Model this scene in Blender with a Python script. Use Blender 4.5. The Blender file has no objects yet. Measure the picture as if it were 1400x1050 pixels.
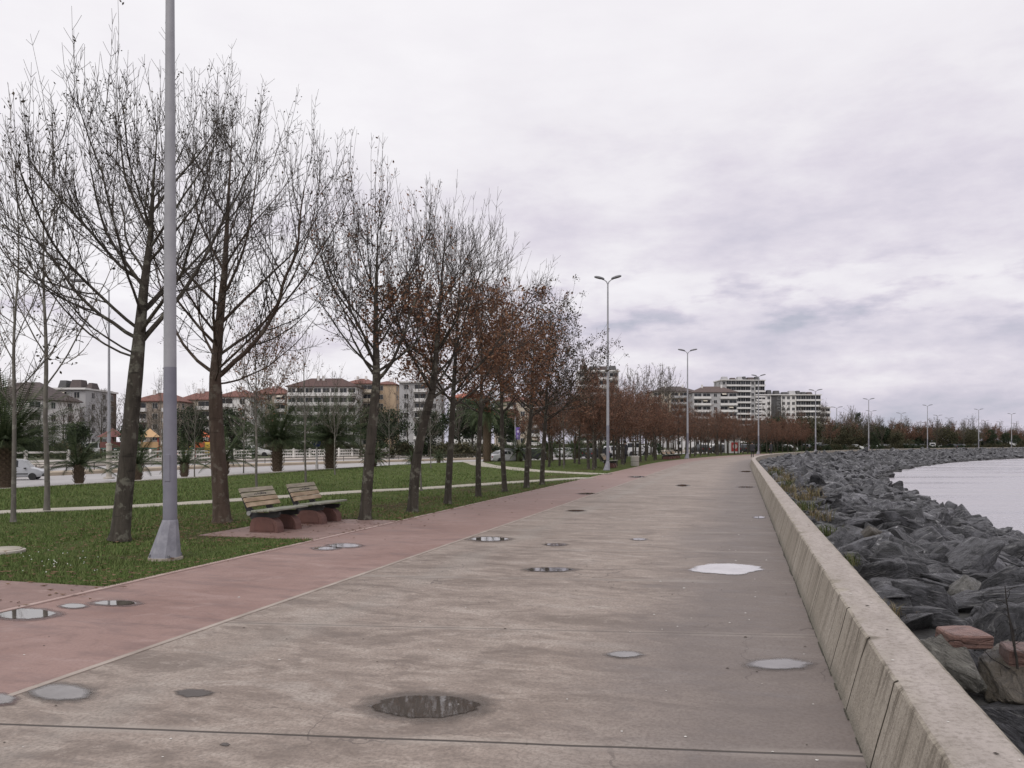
import bpy, bmesh, math, random
import numpy as np
from mathutils import Vector, Matrix, noise

# ------------------------------------------------------------------ camera, sky, sun
SC = bpy.context.scene
COL = SC.collection
R = math.radians
F, HOR, EYE = 1092.0, 606.0, 1.6            # focal length in photo pixels, horizon row, eye height (m)

cam_d = bpy.data.cameras.new('camera')
cam = bpy.data.objects.new('camera', cam_d)
COL.objects.link(cam)
cam_d.sensor_width = 36.0
cam_d.lens = 36.0 * F / 1400.0
cam_d.shift_y = (HOR - 525.0) / 1400.0
cam_d.clip_end = 8000
cam_d.clip_start = 0.05
cam.location = (0, 0, EYE)
cam.rotation_euler = (R(90), 0, 0)
SC.camera = cam

SC.view_settings.view_transform = 'Standard'
SC.view_settings.look = 'None'
SC.view_settings.gamma = 1.0
SC.view_settings.use_curve_mapping = False
SC.view_settings.exposure = 0.13

SUN_EL, SUN_AZ = 48.0, 200.0                 # azimuth measured clockwise from +Y
W = bpy.data.worlds.new('World')
SC.world = W
W.use_nodes = True
nt = W.node_tree
for n in list(nt.nodes):
    nt.nodes.remove(n)


class NB:
    """small helper for writing node trees"""
    def __init__(self, tree):
        self.t = tree
    def n(self, typ, **kw):
        nd = self.t.nodes.new(typ)
        for k, v in kw.items():
            setattr(nd, k, v)
        return nd
    def link(self, a, b):
        self.t.links.new(a, b)
    def val(self, sock, v):
        if hasattr(v, 'is_linked') or hasattr(v, 'links'):
            self.t.links.new(v, sock)
        else:
            sock.default_value = v
    def math(self, op, a, b=0.0, c=None, clamp=False):
        nd = self.n('ShaderNodeMath', operation=op, use_clamp=clamp)
        self.val(nd.inputs[0], a)
        self.val(nd.inputs[1], b)
        if c is not None:
            self.val(nd.inputs[2], c)
        return nd.outputs[0]
    def vmath(self, op, a, b=None):
        nd = self.n('ShaderNodeVectorMath', operation=op)
        self.val(nd.inputs[0], a)
        if b is not None:
            self.val(nd.inputs[1], b)
        return nd.outputs[0]
    def noise(self, vec, scale, detail=4, rough=0.55, dist=0.0):
        nd = self.n('ShaderNodeTexNoise')
        self.val(nd.inputs['Vector'], vec)
        nd.inputs['Scale'].default_value = scale
        nd.inputs['Detail'].default_value = detail
        nd.inputs['Roughness'].default_value = rough
        nd.inputs['Distortion'].default_value = dist
        return nd.outputs['Fac']
    def ramp(self, fac, stops, interp='LINEAR'):
        nd = self.n('ShaderNodeValToRGB')
        cr = nd.color_ramp
        cr.interpolation = interp
        while len(cr.elements) < len(stops):
            cr.elements.new(0.5)
        for e, (p, c) in zip(cr.elements, stops):
            e.position = p
            e.color = (c, c, c, 1) if isinstance(c, (int, float)) else (*c, 1)
        self.val(nd.inputs[0], fac)
        return nd.outputs[0]
    def mix(self, fac, a, b, blend='MIX'):
        nd = self.n('ShaderNodeMix', data_type='RGBA', blend_type=blend)
        nd.clamp_factor = True
        self.val(nd.inputs[0], fac)
        for s, v in ((nd.inputs[6], a), (nd.inputs[7], b)):
            if isinstance(v, (tuple, list)):
                s.default_value = (*v, 1) if len(v) == 3 else v
            else:
                self.t.links.new(v, s)
        return nd.outputs[2]
    def mapping(self, vec, scale=(1, 1, 1), loc=(0, 0, 0), rot=(0, 0, 0)):
        nd = self.n('ShaderNodeMapping')
        self.val(nd.inputs['Vector'], vec)
        nd.inputs['Scale'].default_value = scale
        nd.inputs['Location'].default_value = loc
        nd.inputs['Rotation'].default_value = rot
        return nd.outputs[0]


b = NB(nt)
tc = b.n('ShaderNodeTexCoord')
dirv = b.vmath('NORMALIZE', tc.outputs['Generated'])
sep = b.n('ShaderNodeSeparateXYZ')
b.link(dirv, sep.inputs[0])
dx, dy, dz = sep.outputs
# cloud sheets in azimuth / elevation, so that the low clouds lie in flat layers
az = b.math('ARCTAN2', dx, dy)
el = b.math('MULTIPLY', b.math('ARCSINE', dz), 57.29578)
def azel(ka, ke, la=0.0, le=0.0, lz=0.0):
    c = b.n('ShaderNodeCombineXYZ')
    b.link(b.math('ADD', b.math('MULTIPLY', az, ka), la), c.inputs[0])
    b.link(b.math('ADD', b.math('MULTIPLY', el, ke), le), c.inputs[1])
    c.inputs[2].default_value = lz
    return c.outputs[0]
warp = b.noise(azel(2.6, 0.11, 4.2, 1.0), 1.0, 5, 0.6)
puff = b.noise(azel(7.5, 0.34, 2.3, 0.5, 3.0), 1.0, 7, 0.60)
wide = b.noise(azel(1.3, 0.075, 9.1, 3.4, 6.0), 1.0, 4, 0.55)
elw = b.math('ADD', el, b.math('MULTIPLY', b.math('SUBTRACT', warp, 0.5), 11.0))
layer = b.ramp(b.math('DIVIDE', elw, 40.0), [(0.0, 0.24), (0.06, 0.38), (0.115, 0.62), (0.18, 0.44), (0.245, 0.80), (0.285, 0.72), (0.37, 0.55), (0.46, 0.68), (0.58, 0.84), (0.80, 0.93)])
lowf = b.math('SUBTRACT', 1.0, b.math('MULTIPLY', b.math('MAXIMUM', el, 0.0), 0.032), clamp=True)
v = b.math('ADD', layer, b.math('MULTIPLY', b.math('MULTIPLY', b.math('SUBTRACT', puff, 0.5), 1.35), b.math('ADD', 0.12, b.math('MULTIPLY', lowf, 0.9))))
v = b.math('ADD', v, b.math('MULTIPLY', b.math('SUBTRACT', wide, 0.5), 0.28))
puff2 = b.ramp(b.noise(azel(9.5, 0.50, 5.3, 2.2, 1.0), 1.0, 6, 0.55), [(0.50, 0.0), (0.64, 1.0)])
gapm = b.ramp(b.math('DIVIDE', el, 40.0), [(0.16, 0.0), (0.215, 1.0), (0.27, 1.0), (0.33, 0.0)])
v = b.math('SUBTRACT', v, b.math('MULTIPLY', b.math('MULTIPLY', puff2, gapm), 0.33))
left = b.math('MULTIPLY', b.math('MULTIPLY', b.math('SUBTRACT', 0.02, az), 0.75), lowf)
v = b.math('ADD', v, b.math('MINIMUM', b.math('MAXIMUM', left, -0.10), 0.40))
cloud = b.ramp(v, [(0.08, (0.46, 0.465, 0.55)), (0.30, (0.585, 0.555, 0.645)), (0.50, (0.705, 0.662, 0.735)),
                   (0.70, (0.815, 0.785, 0.825)), (0.95, (0.89, 0.868, 0.895))])
sky = b.n('ShaderNodeTexSky', sky_type='NISHITA')
sky.sun_disc = False
sky.sun_elevation = R(SUN_EL)
sky.sun_rotation = R(SUN_AZ)
sky.air_density = 1.0
sky.dust_density = 2.0
cl = b.vmath('SCALE', cloud)
cl.node.inputs['Scale'].default_value = 9.9
skymix = b.mix(0.955, sky.outputs[0], cl)
bg = b.n('ShaderNodeBackground')
bg.inputs['Strength'].default_value = 0.1
b.link(skymix, bg.inputs['Color'])
wo = b.n('ShaderNodeOutputWorld')
b.link(bg.outputs[0], wo.inputs['Surface'])

sun_d = bpy.data.lights.new('sun', 'SUN')
sun_d.energy = 1.25
sun_d.angle = R(40)
sun_d.color = (1.0, 0.96, 0.92)
sun = bpy.data.objects.new('sun', sun_d)
COL.objects.link(sun)
sun.rotation_euler = (R(90 - SUN_EL), 0, R(180 - SUN_AZ) + math.pi * 0)
_sd = Vector((math.sin(R(SUN_AZ)) * math.cos(R(SUN_EL)), math.cos(R(SUN_AZ)) * math.cos(R(SUN_EL)), math.sin(R(SUN_EL))))
sun.rotation_euler = _sd.to_track_quat('Z', 'Y').to_euler()

# ------------------------------------------------------------------ object helpers
def tag(o, label=None, cat=None, group=None, kind=None):
    if label: o['label'] = label
    if cat: o['category'] = cat
    if group: o['group'] = group
    if kind: o['kind'] = kind
    return o

def empty(name, loc=(0, 0, 0), rz=0.0, label=None, cat=None, group=None):
    o = bpy.data.objects.new(name, None)
    COL.objects.link(o)
    o.location = loc
    o.rotation_euler = (0, 0, rz)
    o.empty_display_size = 0.2
    return tag(o, label, cat, group)

def link_mesh(name, me, parent=None, loc=None):
    o = bpy.data.objects.new(name, me)
    COL.objects.link(o)
    if parent: o.parent = parent
    if loc is not None: o.location = loc
    return o

KIDS = {}
def children(o):
    return [c for c in o.children]

def copy_tree(o, parent=None):
    c = o.copy()
    COL.objects.link(c)
    c.parent = parent
    for ch in list(o.children):
        copy_tree(ch, c)
    return c

def mesh_from(name, verts, faces, mats, midx=None, smooth=False, uvs=None, sharp=None):
    me = bpy.data.meshes.new(name)
    me.from_pydata([tuple(v) for v in verts], [], faces)
    for m in (mats if isinstance(mats, (list, tuple)) else [mats]):
        me.materials.append(m)
    if midx is not None:
        me.polygons.foreach_set('material_index', midx)
    if smooth:
        me.polygons.foreach_set('use_smooth', [True] * len(me.polygons))
        if sharp:
            me.set_sharp_from_angle(angle=R(sharp))
    if uvs is not None:
        lay = me.uv_layers.new(name='UVMap')
        li = np.empty(len(me.loops), dtype=np.int32)
        me.loops.foreach_get('vertex_index', li)
        lay.data.foreach_set('uv', np.asarray(uvs, dtype=np.float32)[li].ravel())
    me.update()
    return me

class MB:
    """collects simple solids, then links them as ONE mesh"""
    def __init__(self):
        self.v, self.f, self.m = [], [], []
    def add(self, verts, faces, mi=0):
        o = len(self.v)
        self.v += [tuple(p) for p in verts]
        self.f += [tuple(i + o for i in f) for f in faces]
        self.m += [mi] * len(faces)
        return self
    def box(self, x0, x1, y0, y1, z0, z1, mi=0):
        vs = [(x, y, z) for z in (z0, z1) for (x, y) in ((x0, y0), (x1, y0), (x1, y1), (x0, y1))]
        return self.add(vs, [(3, 2, 1, 0), (4, 5, 6, 7), (0, 1, 5, 4), (1, 2, 6, 5), (2, 3, 7, 6), (3, 0, 4, 7)], mi)
    def bbox(self, x0, x1, y0, y1, z0, z1, r=0.01, mi=0):
        """box with chamfered edges"""
        bm = bmesh.new()
        bmesh.ops.create_cube(bm, size=1.0)
        for q in bm.verts:
            q.co = Vector((x0 + (q.co.x + .5) * (x1 - x0), y0 + (q.co.y + .5) * (y1 - y0), z0 + (q.co.z + .5) * (z1 - z0)))
        bmesh.ops.bevel(bm, geom=list(bm.edges), offset=r, segments=1, affect='EDGES', profile=0.5)
        bm.verts.index_update()
        self.add([q.co[:] for q in bm.verts], [[q.index for q in f.verts] for f in bm.faces], mi)
        bm.free()
        return self
    def obox(self, c, ax, ay, az, mi=0):
        """box from centre and three half-axis vectors"""
        c, ax, ay, az = Vector(c), Vector(ax), Vector(ay), Vector(az)
        vs = [c + ax * i + ay * j + az * k for k in (-1, 1) for (i, j) in ((-1, -1), (1, -1), (1, 1), (-1, 1))]
        return self.add(vs, [(3, 2, 1, 0), (4, 5, 6, 7), (0, 1, 5, 4), (1, 2, 6, 5), (2, 3, 7, 6), (3, 0, 4, 7)], mi)
    def lathe(self, prof, n=12, c=(0, 0, 0), mi=0, axis='Z', cap=True, rot=0.0):
        vs, fs = [], []
        for (r, h) in prof:
            for k in range(n):
                a = 2 * math.pi * k / n + rot
                p = (r * math.cos(a), r * math.sin(a), h)
                if axis == 'Y': p = (p[0], p[2], -p[1])
                elif axis == 'X': p = (p[2], p[0], p[1])
                vs.append((p[0] + c[0], p[1] + c[1], p[2] + c[2]))
        for i in range(len(prof) - 1):
            for k in range(n):
                k2 = (k + 1) % n
                fs.append((i * n + k, i * n + k2, (i + 1) * n + k2, (i + 1) * n + k))
        if cap:
            fs.append(tuple(range(n - 1, -1, -1)))
            fs.append(tuple((len(prof) - 1) * n + k for k in range(n)))
        return self.add(vs, fs, mi)
    def prism(self, poly, y0, y1, mi=0):
        """polygon in (x, z) extruded along y"""
        n = len(poly)
        vs = [(x, y0, z) for x, z in poly] + [(x, y1, z) for x, z in poly]
        fs = [tuple(range(n)), tuple(range(2 * n - 1, n - 1, -1))]
        for i in range(n):
            j = (i + 1) % n
            fs.append((j, i, n + i, n + j))
        return self.add(vs, fs, mi)
    def tube(self, pts, rad, n=6, mi=0, cap=True):
        v, f = tube_arrays(pts, rad, n, cap)
        return self.add(v, f, mi)
    def mesh(self, name, mats, smooth=False, sharp=40):
        return mesh_from(name, self.v, self.f, mats, self.m, smooth, None, sharp if smooth else None)
    def build(self, name, mats, parent=None, smooth=False, loc=None, sharp=40):
        return link_mesh(name, self.mesh(name, mats, smooth, sharp), parent, loc)

def tube_arrays(pts, rad, n, cap=True):
    pts = [Vector(p) for p in pts]
    vs, fs = [], []
    d0 = (pts[1] - pts[0]).normalized()
    ref = Vector((1, 0, 0)) if abs(d0.x) < 0.8 else Vector((0, 1, 0))
    u = d0.cross(ref).normalized()
    L = len(pts)
    for i, p in enumerate(pts):
        if i == 0: d = d0
        elif i == L - 1: d = (pts[i] - pts[i - 1]).normalized()
        else: d = (pts[i + 1] - pts[i - 1]).normalized()
        u = (u - d * u.dot(d))
        if u.length < 1e-6:
            u = d.orthogonal()
        u.normalize()
        w = d.cross(u)
        r = rad[i]
        for k in range(n):
            a = 2 * math.pi * k / n
            q = p + u * (r * math.cos(a)) + w * (r * math.sin(a))
            vs.append((q.x, q.y, q.z))
    for i in range(L - 1):
        for k in range(n):
            k2 = (k + 1) % n
            fs.append((i * n + k, i * n + k2, (i + 1) * n + k2, (i + 1) * n + k))
    if cap:
        fs.append(tuple(range(n - 1, -1, -1)))
        fs.append(tuple((L - 1) * n + k for k in range(n)))
    return vs, fs

def at(px, py, z=0.0):
    """the world point at height z that the photo shows at (px, py)"""
    Y = F * (EYE - z) / (py - HOR)
    return Vector(((px - 700.0) / F * Y, Y, z))

def atd(px, Y, z=0.0):
    return Vector(((px - 700.0) / F * Y, Y, z))

# promenade curve: straight at 16 degrees, then bending right round the bay
HEAD = [(-400, 16), (58, 16), (84, 23.0), (121, 31), (158, 35.5), (195, 41.5), (232, 46.0), (300, 47), (2000, 47)]
def heading(s):
    for (a, ha), (b_, hb) in zip(HEAD, HEAD[1:]):
        if s <= b_:
            return R(ha + (hb - ha) * (s - a) / (b_ - a))
    return R(HEAD[-1][1])
_DS = 1.0
_S0 = -120
_tab = {}
def _make_tab():
    p = Vector((0, 0)); th = R(16)
    for i in range(0, 1801):
        s = i * _DS
        _tab[i] = (p.copy(), heading(s))
        p = p + Vector((math.sin(heading(s + .5)), math.cos(heading(s + .5)))) * _DS
_make_tab()
def Wp(s, t, z=0.0):
    """point s metres along the promenade and t metres to its right"""
    if s < 0:
        th = R(16); p = Vector((math.sin(th), math.cos(th))) * s
    else:
        i = min(int(s), 1799); p, th = _tab[i]
        p = p + Vector((math.sin(th), math.cos(th))) * (s - i)
        if i < 1799: th = th + (_tab[i + 1][1] - th) * (s - i)
    return Vector((p.x + math.cos(th) * t, p.y - math.sin(th) * t, z))
def yaw_at(s):
    """rotation about Z that turns local +X along the promenade"""
    return math.pi / 2 - heading(max(s, 0))

def stations(s0, s1, fine=2.0, coarse=8.0, switch=300):
    out, s = [], s0
    while s < s1 - 1e-6:
        out.append(s); s += fine if s < switch else coarse
    out.append(s1)
    return out

def ribbon(name, s0, s1, ts, z, m, kind='structure', fine=2.0):
    """a strip of ground along the promenade; ts = list of offsets (numbers or functions of s)"""
    vs, fs, uv = [], [], []
    st = stations(s0, s1, fine)
    n = len(ts)
    for s in st:
        for t in ts:
            tt = t(s) if callable(t) else t
            zz = z(s, tt) if callable(z) else z
            p = Wp(s, tt, zz)
            vs.append(p); uv.append((s, tt))
    for i in range(len(st) - 1):
        for k in range(n - 1):
            fs.append((i * n + k, (i + 1) * n + k, (i + 1) * n + k + 1, i * n + k + 1))
    fs = [tuple(reversed(f)) for f in fs]
    o = link_mesh(name, mesh_from(name, vs, fs, m, None, False, uv))
    return tag(o, kind=kind)

def strip(name, s0, s1, prof, m, fine=2.0, kind='structure', closed=True):
    """a profile [(t, z), ...] swept along the promenade"""
    vs, fs, uv = [], [], []
    st = stations(s0, s1, fine)
    n = len(prof)
    for s in st:
        for t, z in prof:
            tt = t(s) if callable(t) else t
            vs.append(Wp(s, tt, z)); uv.append((s, tt))
    for i in range(len(st) - 1):
        for k in range(n if closed else n - 1):
            k2 = (k + 1) % n
            fs.append((i * n + k, (i + 1) * n + k, (i + 1) * n + k2, i * n + k2))
    if closed:
        fs.append(tuple(range(n)))
        fs.append(tuple(reversed([(len(st) - 1) * n + k for k in range(n)])))
    fs = [tuple(reversed(f)) for f in fs]
    o = link_mesh(name, mesh_from(name, vs, fs, m, None, False, uv))
    return tag(o, kind=kind) if kind else o

# ------------------------------------------------------------------ materials
MATS = {}
def new_mat(name):
    m = bpy.data.materials.new(name)
    m.use_nodes = True
    t = m.node_tree
    bs = t.nodes['Principled BSDF']
    return m, NB(t), bs

def bump(nb, bs, h, strength=0.3, dist=0.02):
    nd = nb.n('ShaderNodeBump')
    nd.inputs['Strength'].default_value = strength
    nd.inputs['Distance'].default_value = dist
    nb.link(h, nd.inputs['Height'])
    nb.link(nd.outputs[0], bs.inputs['Normal'])

def mat(name, c1, c2=None, scale=3.0, rough=0.7, bstr=0.0, bdist=0.02, metal=0.0, detail=5, spec=None, stretch=(1, 1, 1), lo=0.35, hi=0.65, rnd=0.0):
    if name in MATS: return MATS[name]
    m, nb, bs = new_mat(name)
    bs.inputs['Roughness'].default_value = rough
    bs.inputs['Metallic'].default_value = metal
    if spec is not None: bs.inputs['Specular IOR Level'].default_value = spec
    tcn = nb.n('ShaderNodeTexCoord')
    if c2 is None: c2 = tuple(c * 0.8 for c in c1)
    vec = nb.mapping(tcn.outputs['Object'], scale=stretch)
    nz = nb.noise(vec, scale, detail, 0.6)
    colr = nb.mix(nb.ramp(nz, [(lo, 0.0), (hi, 1.0)]), c1, c2)
    if rnd:
        oi = nb.n('ShaderNodeObjectInfo')
        k = nb.math('ADD', 1.0 - rnd, nb.math('MULTIPLY', oi.outputs['Random'], 2 * rnd))
        sc = nb.vmath('SCALE', colr); nb.link(k, sc.node.inputs['Scale'])
        colr = sc
    nb.link(colr, bs.inputs['Base Color'])
    if bstr:
        bump(nb, bs, nz, bstr, bdist)
    MATS[name] = m
    return m

def st_coords(nb):
    uvn = nb.n('ShaderNodeUVMap')
    uvn.uv_map = 'UVMap'
    sp = nb.n('ShaderNodeSeparateXYZ')
    nb.link(uvn.outputs[0], sp.inputs[0])
    return uvn.outputs[0], sp.outputs[0], sp.outputs[1]

def vor_cracks(nb, vec, scale, width, dist_noise=None):
    nd = nb.n('ShaderNodeTexVoronoi', feature='DISTANCE_TO_EDGE')
    nb.val(nd.inputs['Vector'], vec)
    nd.inputs['Scale'].default_value = scale
    return nb.math('LESS_THAN', nd.outputs['Distance'], width)

def make_concrete():
    m, nb, bs = new_mat('promenade_concrete')
    uv, s, t = st_coords(nb)
    big = nb.noise(nb.mapping(uv, scale=(0.8, 0.42, 1)), 1.0, 6, 0.66, 0.6)
    streak = nb.noise(nb.mapping(uv, scale=(4.6, 1.9, 1), loc=(3, 1, 0)), 1.0, 8, 0.72, 0.9)
    fine = nb.noise(uv, 42.0, 4, 0.7)
    blotch = nb.noise(nb.mapping(uv, scale=(1.5, 0.7, 1), loc=(11, 5, 0)), 1.0, 8, 0.68, 0.9)
    c = nb.mix(nb.ramp(big, [(0.30, 0.0), (0.70, 1.0)]), (0.258, 0.208, 0.178), (0.350, 0.292, 0.256))
    c = nb.mix(nb.math('MULTIPLY', nb.ramp(streak, [(0.50, 0.0), (0.63, 1.0)]), 0.62), c, (0.445, 0.39, 0.35))
    c = nb.mix(nb.math('MULTIPLY', nb.ramp(streak, [(0.36, 1.0), (0.49, 0.0)]), 0.62), c, (0.155, 0.124, 0.106))
    c = nb.mix(nb.math('MULTIPLY', nb.ramp(blotch, [(0.36, 1.0), (0.49, 0.0)]), 0.7), c, (0.155, 0.122, 0.104))
    c = nb.mix(nb.math('MULTIPLY', nb.ramp(blotch, [(0.56, 0.0), (0.64, 1.0)]), 0.55), c, (0.45, 0.40, 0.365))
    mid = nb.noise(nb.mapping(uv, scale=(8.5, 5.5, 1), loc=(1, 7, 0)), 1.0, 7, 0.74, 0.9)
    c = nb.mix(nb.math('MULTIPLY', nb.ramp(mid, [(0.36, 1.0), (0.47, 0.0)]), 0.5), c, (0.15, 0.118, 0.10))
    c = nb.mix(nb.math('MULTIPLY', nb.ramp(mid, [(0.56, 0.0), (0.66, 1.0)]), 0.45), c, (0.46, 0.405, 0.365))
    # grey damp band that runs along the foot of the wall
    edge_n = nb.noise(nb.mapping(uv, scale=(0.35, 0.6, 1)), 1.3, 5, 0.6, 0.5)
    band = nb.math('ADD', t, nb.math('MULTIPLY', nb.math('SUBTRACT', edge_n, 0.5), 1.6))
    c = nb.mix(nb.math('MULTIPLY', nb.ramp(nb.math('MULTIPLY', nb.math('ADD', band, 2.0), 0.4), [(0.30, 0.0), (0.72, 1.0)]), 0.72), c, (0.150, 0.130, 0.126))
    # grey band near the red path
    gband = nb.math('ADD', nb.math('ABSOLUTE', nb.math('ADD', t, 3.6)), nb.math('MULTIPLY', edge_n, 1.4))
    c = nb.mix(nb.math('MULTIPLY', nb.ramp(gband, [(0.5, 1.0), (1.3, 0.0)]), 0.5), c, (0.345, 0.322, 0.295))
    c = nb.mix(nb.math('MULTIPLY', nb.ramp(fine, [(0.38, 1.0), (0.56, 0.0)]), 0.5), c, (0.13, 0.105, 0.092))
    # cracks
    wob = nb.n('ShaderNodeTexNoise'); nb.link(uv, wob.inputs['Vector']); wob.inputs['Scale'].default_value = 2.6; wob.inputs['Detail'].default_value = 5
    wv = nb.vmath('ADD', uv, nb.vmath('MULTIPLY', wob.outputs['Color'], (0.5, 0.5, 0)))
    cr = vor_cracks(nb, wv, 0.85, 0.0045)
    crm = nb.ramp(nb.noise(nb.mapping(uv, loc=(4, 9, 0)), 0.7, 2), [(0.52, 0.0), (0.60, 1.0)])
    crk = nb.math('MULTIPLY', cr, crm)
    c = nb.mix(nb.math('MULTIPLY', crk, 0.6), c, (0.08, 0.065, 0.06))
    # cast joints, a little askew to the promenade
    q = nb.math('SUBTRACT', s, nb.math('MULTIPLY', t, 0.182))
    qn = nb.math('ADD', q, nb.math('MULTIPLY', nb.math('SUBTRACT', nb.noise(uv, 1.3, 2), 0.5), 0.03))
    ph = nb.math('FRACT', nb.math('DIVIDE', nb.math('SUBTRACT', qn, 4.31 - 1.32), 2.64))
    d = nb.math('MULTIPLY', nb.math('ABSOLUTE', nb.math('SUBTRACT', ph, 0.5)), 2.64)
    jl = nb.ramp(d, [(0.0, 1.0), (0.010, 1.0), (0.016, 0.0)])
    jlight = nb.ramp(d, [(0.012, 1.0), (0.05, 0.7), (0.09, 0.0)])
    c = nb.mix(nb.math('MULTIPLY', jlight, nb.ramp(nb.noise(uv, 1.1, 4), [(0.4, 0.1), (0.6, 0.6)])), c, (0.37, 0.33, 0.30))
    near = nb.ramp(q, [(0.0, 1.0), (5.4, 1.0), (5.6, 0.35)])
    nr = nb.n('ShaderNodeMapRange'); nb.link(q, nr.inputs[0]); nr.inputs[1].default_value = 5.4; nr.inputs[2].default_value = 5.6; nr.inputs[3].default_value = 0.95; nr.inputs[4].default_value = 0.45
    c = nb.mix(nb.math('MULTIPLY', jl, nr.outputs[0]), c, (0.055, 0.045, 0.04))
    c = nb.vmath('MULTIPLY', c, (0.935, 0.925, 0.908))
    nb.link(c, bs.inputs['Base Color'])
    bs.inputs['Roughness'].default_value = 0.72
    nb.link(nb.ramp(streak, [(0.3, 0.50), (0.6, 0.82)]), bs.inputs['Roughness'])
    bs.inputs['Specular IOR Level'].default_value = 0.42
    h = nb.math('SUBTRACT', nb.math('MULTIPLY', fine, 0.25), nb.math('MULTIPLY', jl, 1.0))
    h = nb.math('ADD', h, nb.math('MULTIPLY', streak, 0.3))
    bump(nb, bs, h, 0.45, 0.012)
    return m

def make_red(name='red_path_concrete', tone=1.0):
    m, nb, bs = new_mat(name)
    uv, s, t = st_coords(nb)
    big = nb.noise(nb.mapping(uv, scale=(0.4, 0.45, 1), loc=(2, 2, 0)), 1.0, 6, 0.6, 0.5)
    streak = nb.noise(nb.mapping(uv, scale=(3.0, 0.8, 1)), 1.0, 6, 0.66, 0.3)
    fine = nb.noise(uv, 38.0, 4, 0.7)
    c = nb.mix(nb.ramp(big, [(0.3, 0.0), (0.7, 1.0)]), (0.222 * tone, 0.136 * tone, 0.115 * tone), (0.305 * tone, 0.205 * tone, 0.180 * tone))
    c = nb.mix(nb.math('MULTIPLY', nb.ramp(streak, [(0.34, 1.0), (0.49, 0.0)]), 0.6), c, (0.135, 0.083, 0.076))
    c = nb.mix(nb.math('MULTIPLY', nb.ramp(streak, [(0.54, 0.0), (0.66, 1.0)]), 0.5), c, (0.34, 0.245, 0.225))
    c = nb.mix(nb.math('MULTIPLY', nb.ramp(fine, [(0.35, 1.0), (0.55, 0.0)]), 0.3), c, (0.15, 0.09, 0.085))
    mid = nb.noise(nb.mapping(uv, scale=(3.0, 2.2, 1), loc=(1, 7, 0)), 1.0, 7, 0.72, 0.8)
    c = nb.mix(nb.math('MULTIPLY', nb.ramp(mid, [(0.34, 1.0), (0.47, 0.0)]), 0.45), c, (0.15, 0.098, 0.088))
    c = nb.mix(nb.math('MULTIPLY', nb.ramp(mid, [(0.56, 0.0), (0.68, 1.0)]), 0.4), c, (0.37, 0.275, 0.25))
    # paler, greyer red with distance along the path
    nr = nb.n('ShaderNodeMapRange'); nb.link(s, nr.inputs[0]); nr.inputs[1].default_value = 10; nr.inputs[2].default_value = 26; nr.inputs[3].default_value = 0; nr.inputs[4].default_value = 0.32
    c = nb.mix(nr.outputs[0], c, (0.27, 0.205, 0.188))
    nb.link(c, bs.inputs['Base Color'])
    nb.link(nb.ramp(streak, [(0.3, 0.5), (0.6, 0.8)]), bs.inputs['Roughness'])
    bs.inputs['Specular IOR Level'].default_value = 0.4
    bump(nb, bs, nb.math('ADD', nb.math('MULTIPLY', fine, 0.3), nb.math('MULTIPLY', streak, 0.3)), 0.3, 0.01)
    return m

def make_wall():
    m, nb, bs = new_mat('sea_wall_concrete')
    uv, s, t = st_coords(nb)
    geo = nb.n('ShaderNodeNewGeometry')
    sp = nb.n('ShaderNodeSeparateXYZ'); nb.link(geo.outputs['Position'], sp.inputs[0])
    z = sp.outputs[2]
    big = nb.noise(uv, 0.8, 5, 0.6)
    fine = nb.noise(geo.outputs['Position'], 30.0, 5, 0.75)
    pit = nb.noise(geo.outputs['Position'], 75.0, 2, 0.6)
    c = nb.mix(nb.ramp(big, [(0.3, 0.0), (0.7, 1.0)]), (0.30, 0.265, 0.215), (0.42, 0.375, 0.32))
    cmb = nb.n('ShaderNodeCombineXYZ'); nb.link(s, cmb.inputs[0]); nb.link(z, cmb.inputs[1])
    drip = nb.noise(nb.mapping(cmb.outputs[0], scale=(7.0, 0.7, 1)), 1.0, 5, 0.72, 0.5)
    side = nb.ramp(z, [(0.452, 1.0), (0.458, 0.0)])
    c = nb.mix(nb.math('MULTIPLY', nb.math('MULTIPLY', nb.ramp(drip, [(0.50, 0.0), (0.62, 1.0)]), nb.math('MULTIPLY', side, nb.ramp(z, [(0.02, 0.3), (0.44, 1.0)]))), 0.85), c, (0.105, 0.088, 0.066))
    c = nb.mix(nb.math('MULTIPLY', nb.math('MULTIPLY', nb.ramp(drip, [(0.34, 1.0), (0.44, 0.0)]), side), 0.35), c, (0.43, 0.39, 0.335))
    topw = nb.math('SUBTRACT', 1.0, side)
    tn = nb.noise(nb.mapping(uv, scale=(1, 3, 1)), 2.2, 5, 0.7)
    c = nb.mix(nb.math('MULTIPLY', topw, 0.8), c, nb.mix(nb.ramp(tn, [(0.35, 0.0), (0.65, 1.0)]), (0.34, 0.297, 0.277), (0.475, 0.42, 0.40)))
    c = nb.mix(nb.math('MULTIPLY', nb.ramp(fine, [(0.36, 1.0), (0.52, 0.0)]), 0.5), c, (0.16, 0.14, 0.115))
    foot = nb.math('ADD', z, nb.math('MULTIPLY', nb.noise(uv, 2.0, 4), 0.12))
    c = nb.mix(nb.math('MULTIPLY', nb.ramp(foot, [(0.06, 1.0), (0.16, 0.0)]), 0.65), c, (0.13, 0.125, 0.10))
    nb.link(c, bs.inputs['Base Color'])
    bs.inputs['Roughness'].default_value = 0.85
    bs.inputs['Specular IOR Level'].default_value = 0.3
    bump(nb, bs, nb.math('ADD', nb.math('MULTIPLY', fine, 0.7), nb.math('MULTIPLY', pit, 0.6)), 0.8, 0.02)
    return m

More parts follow.
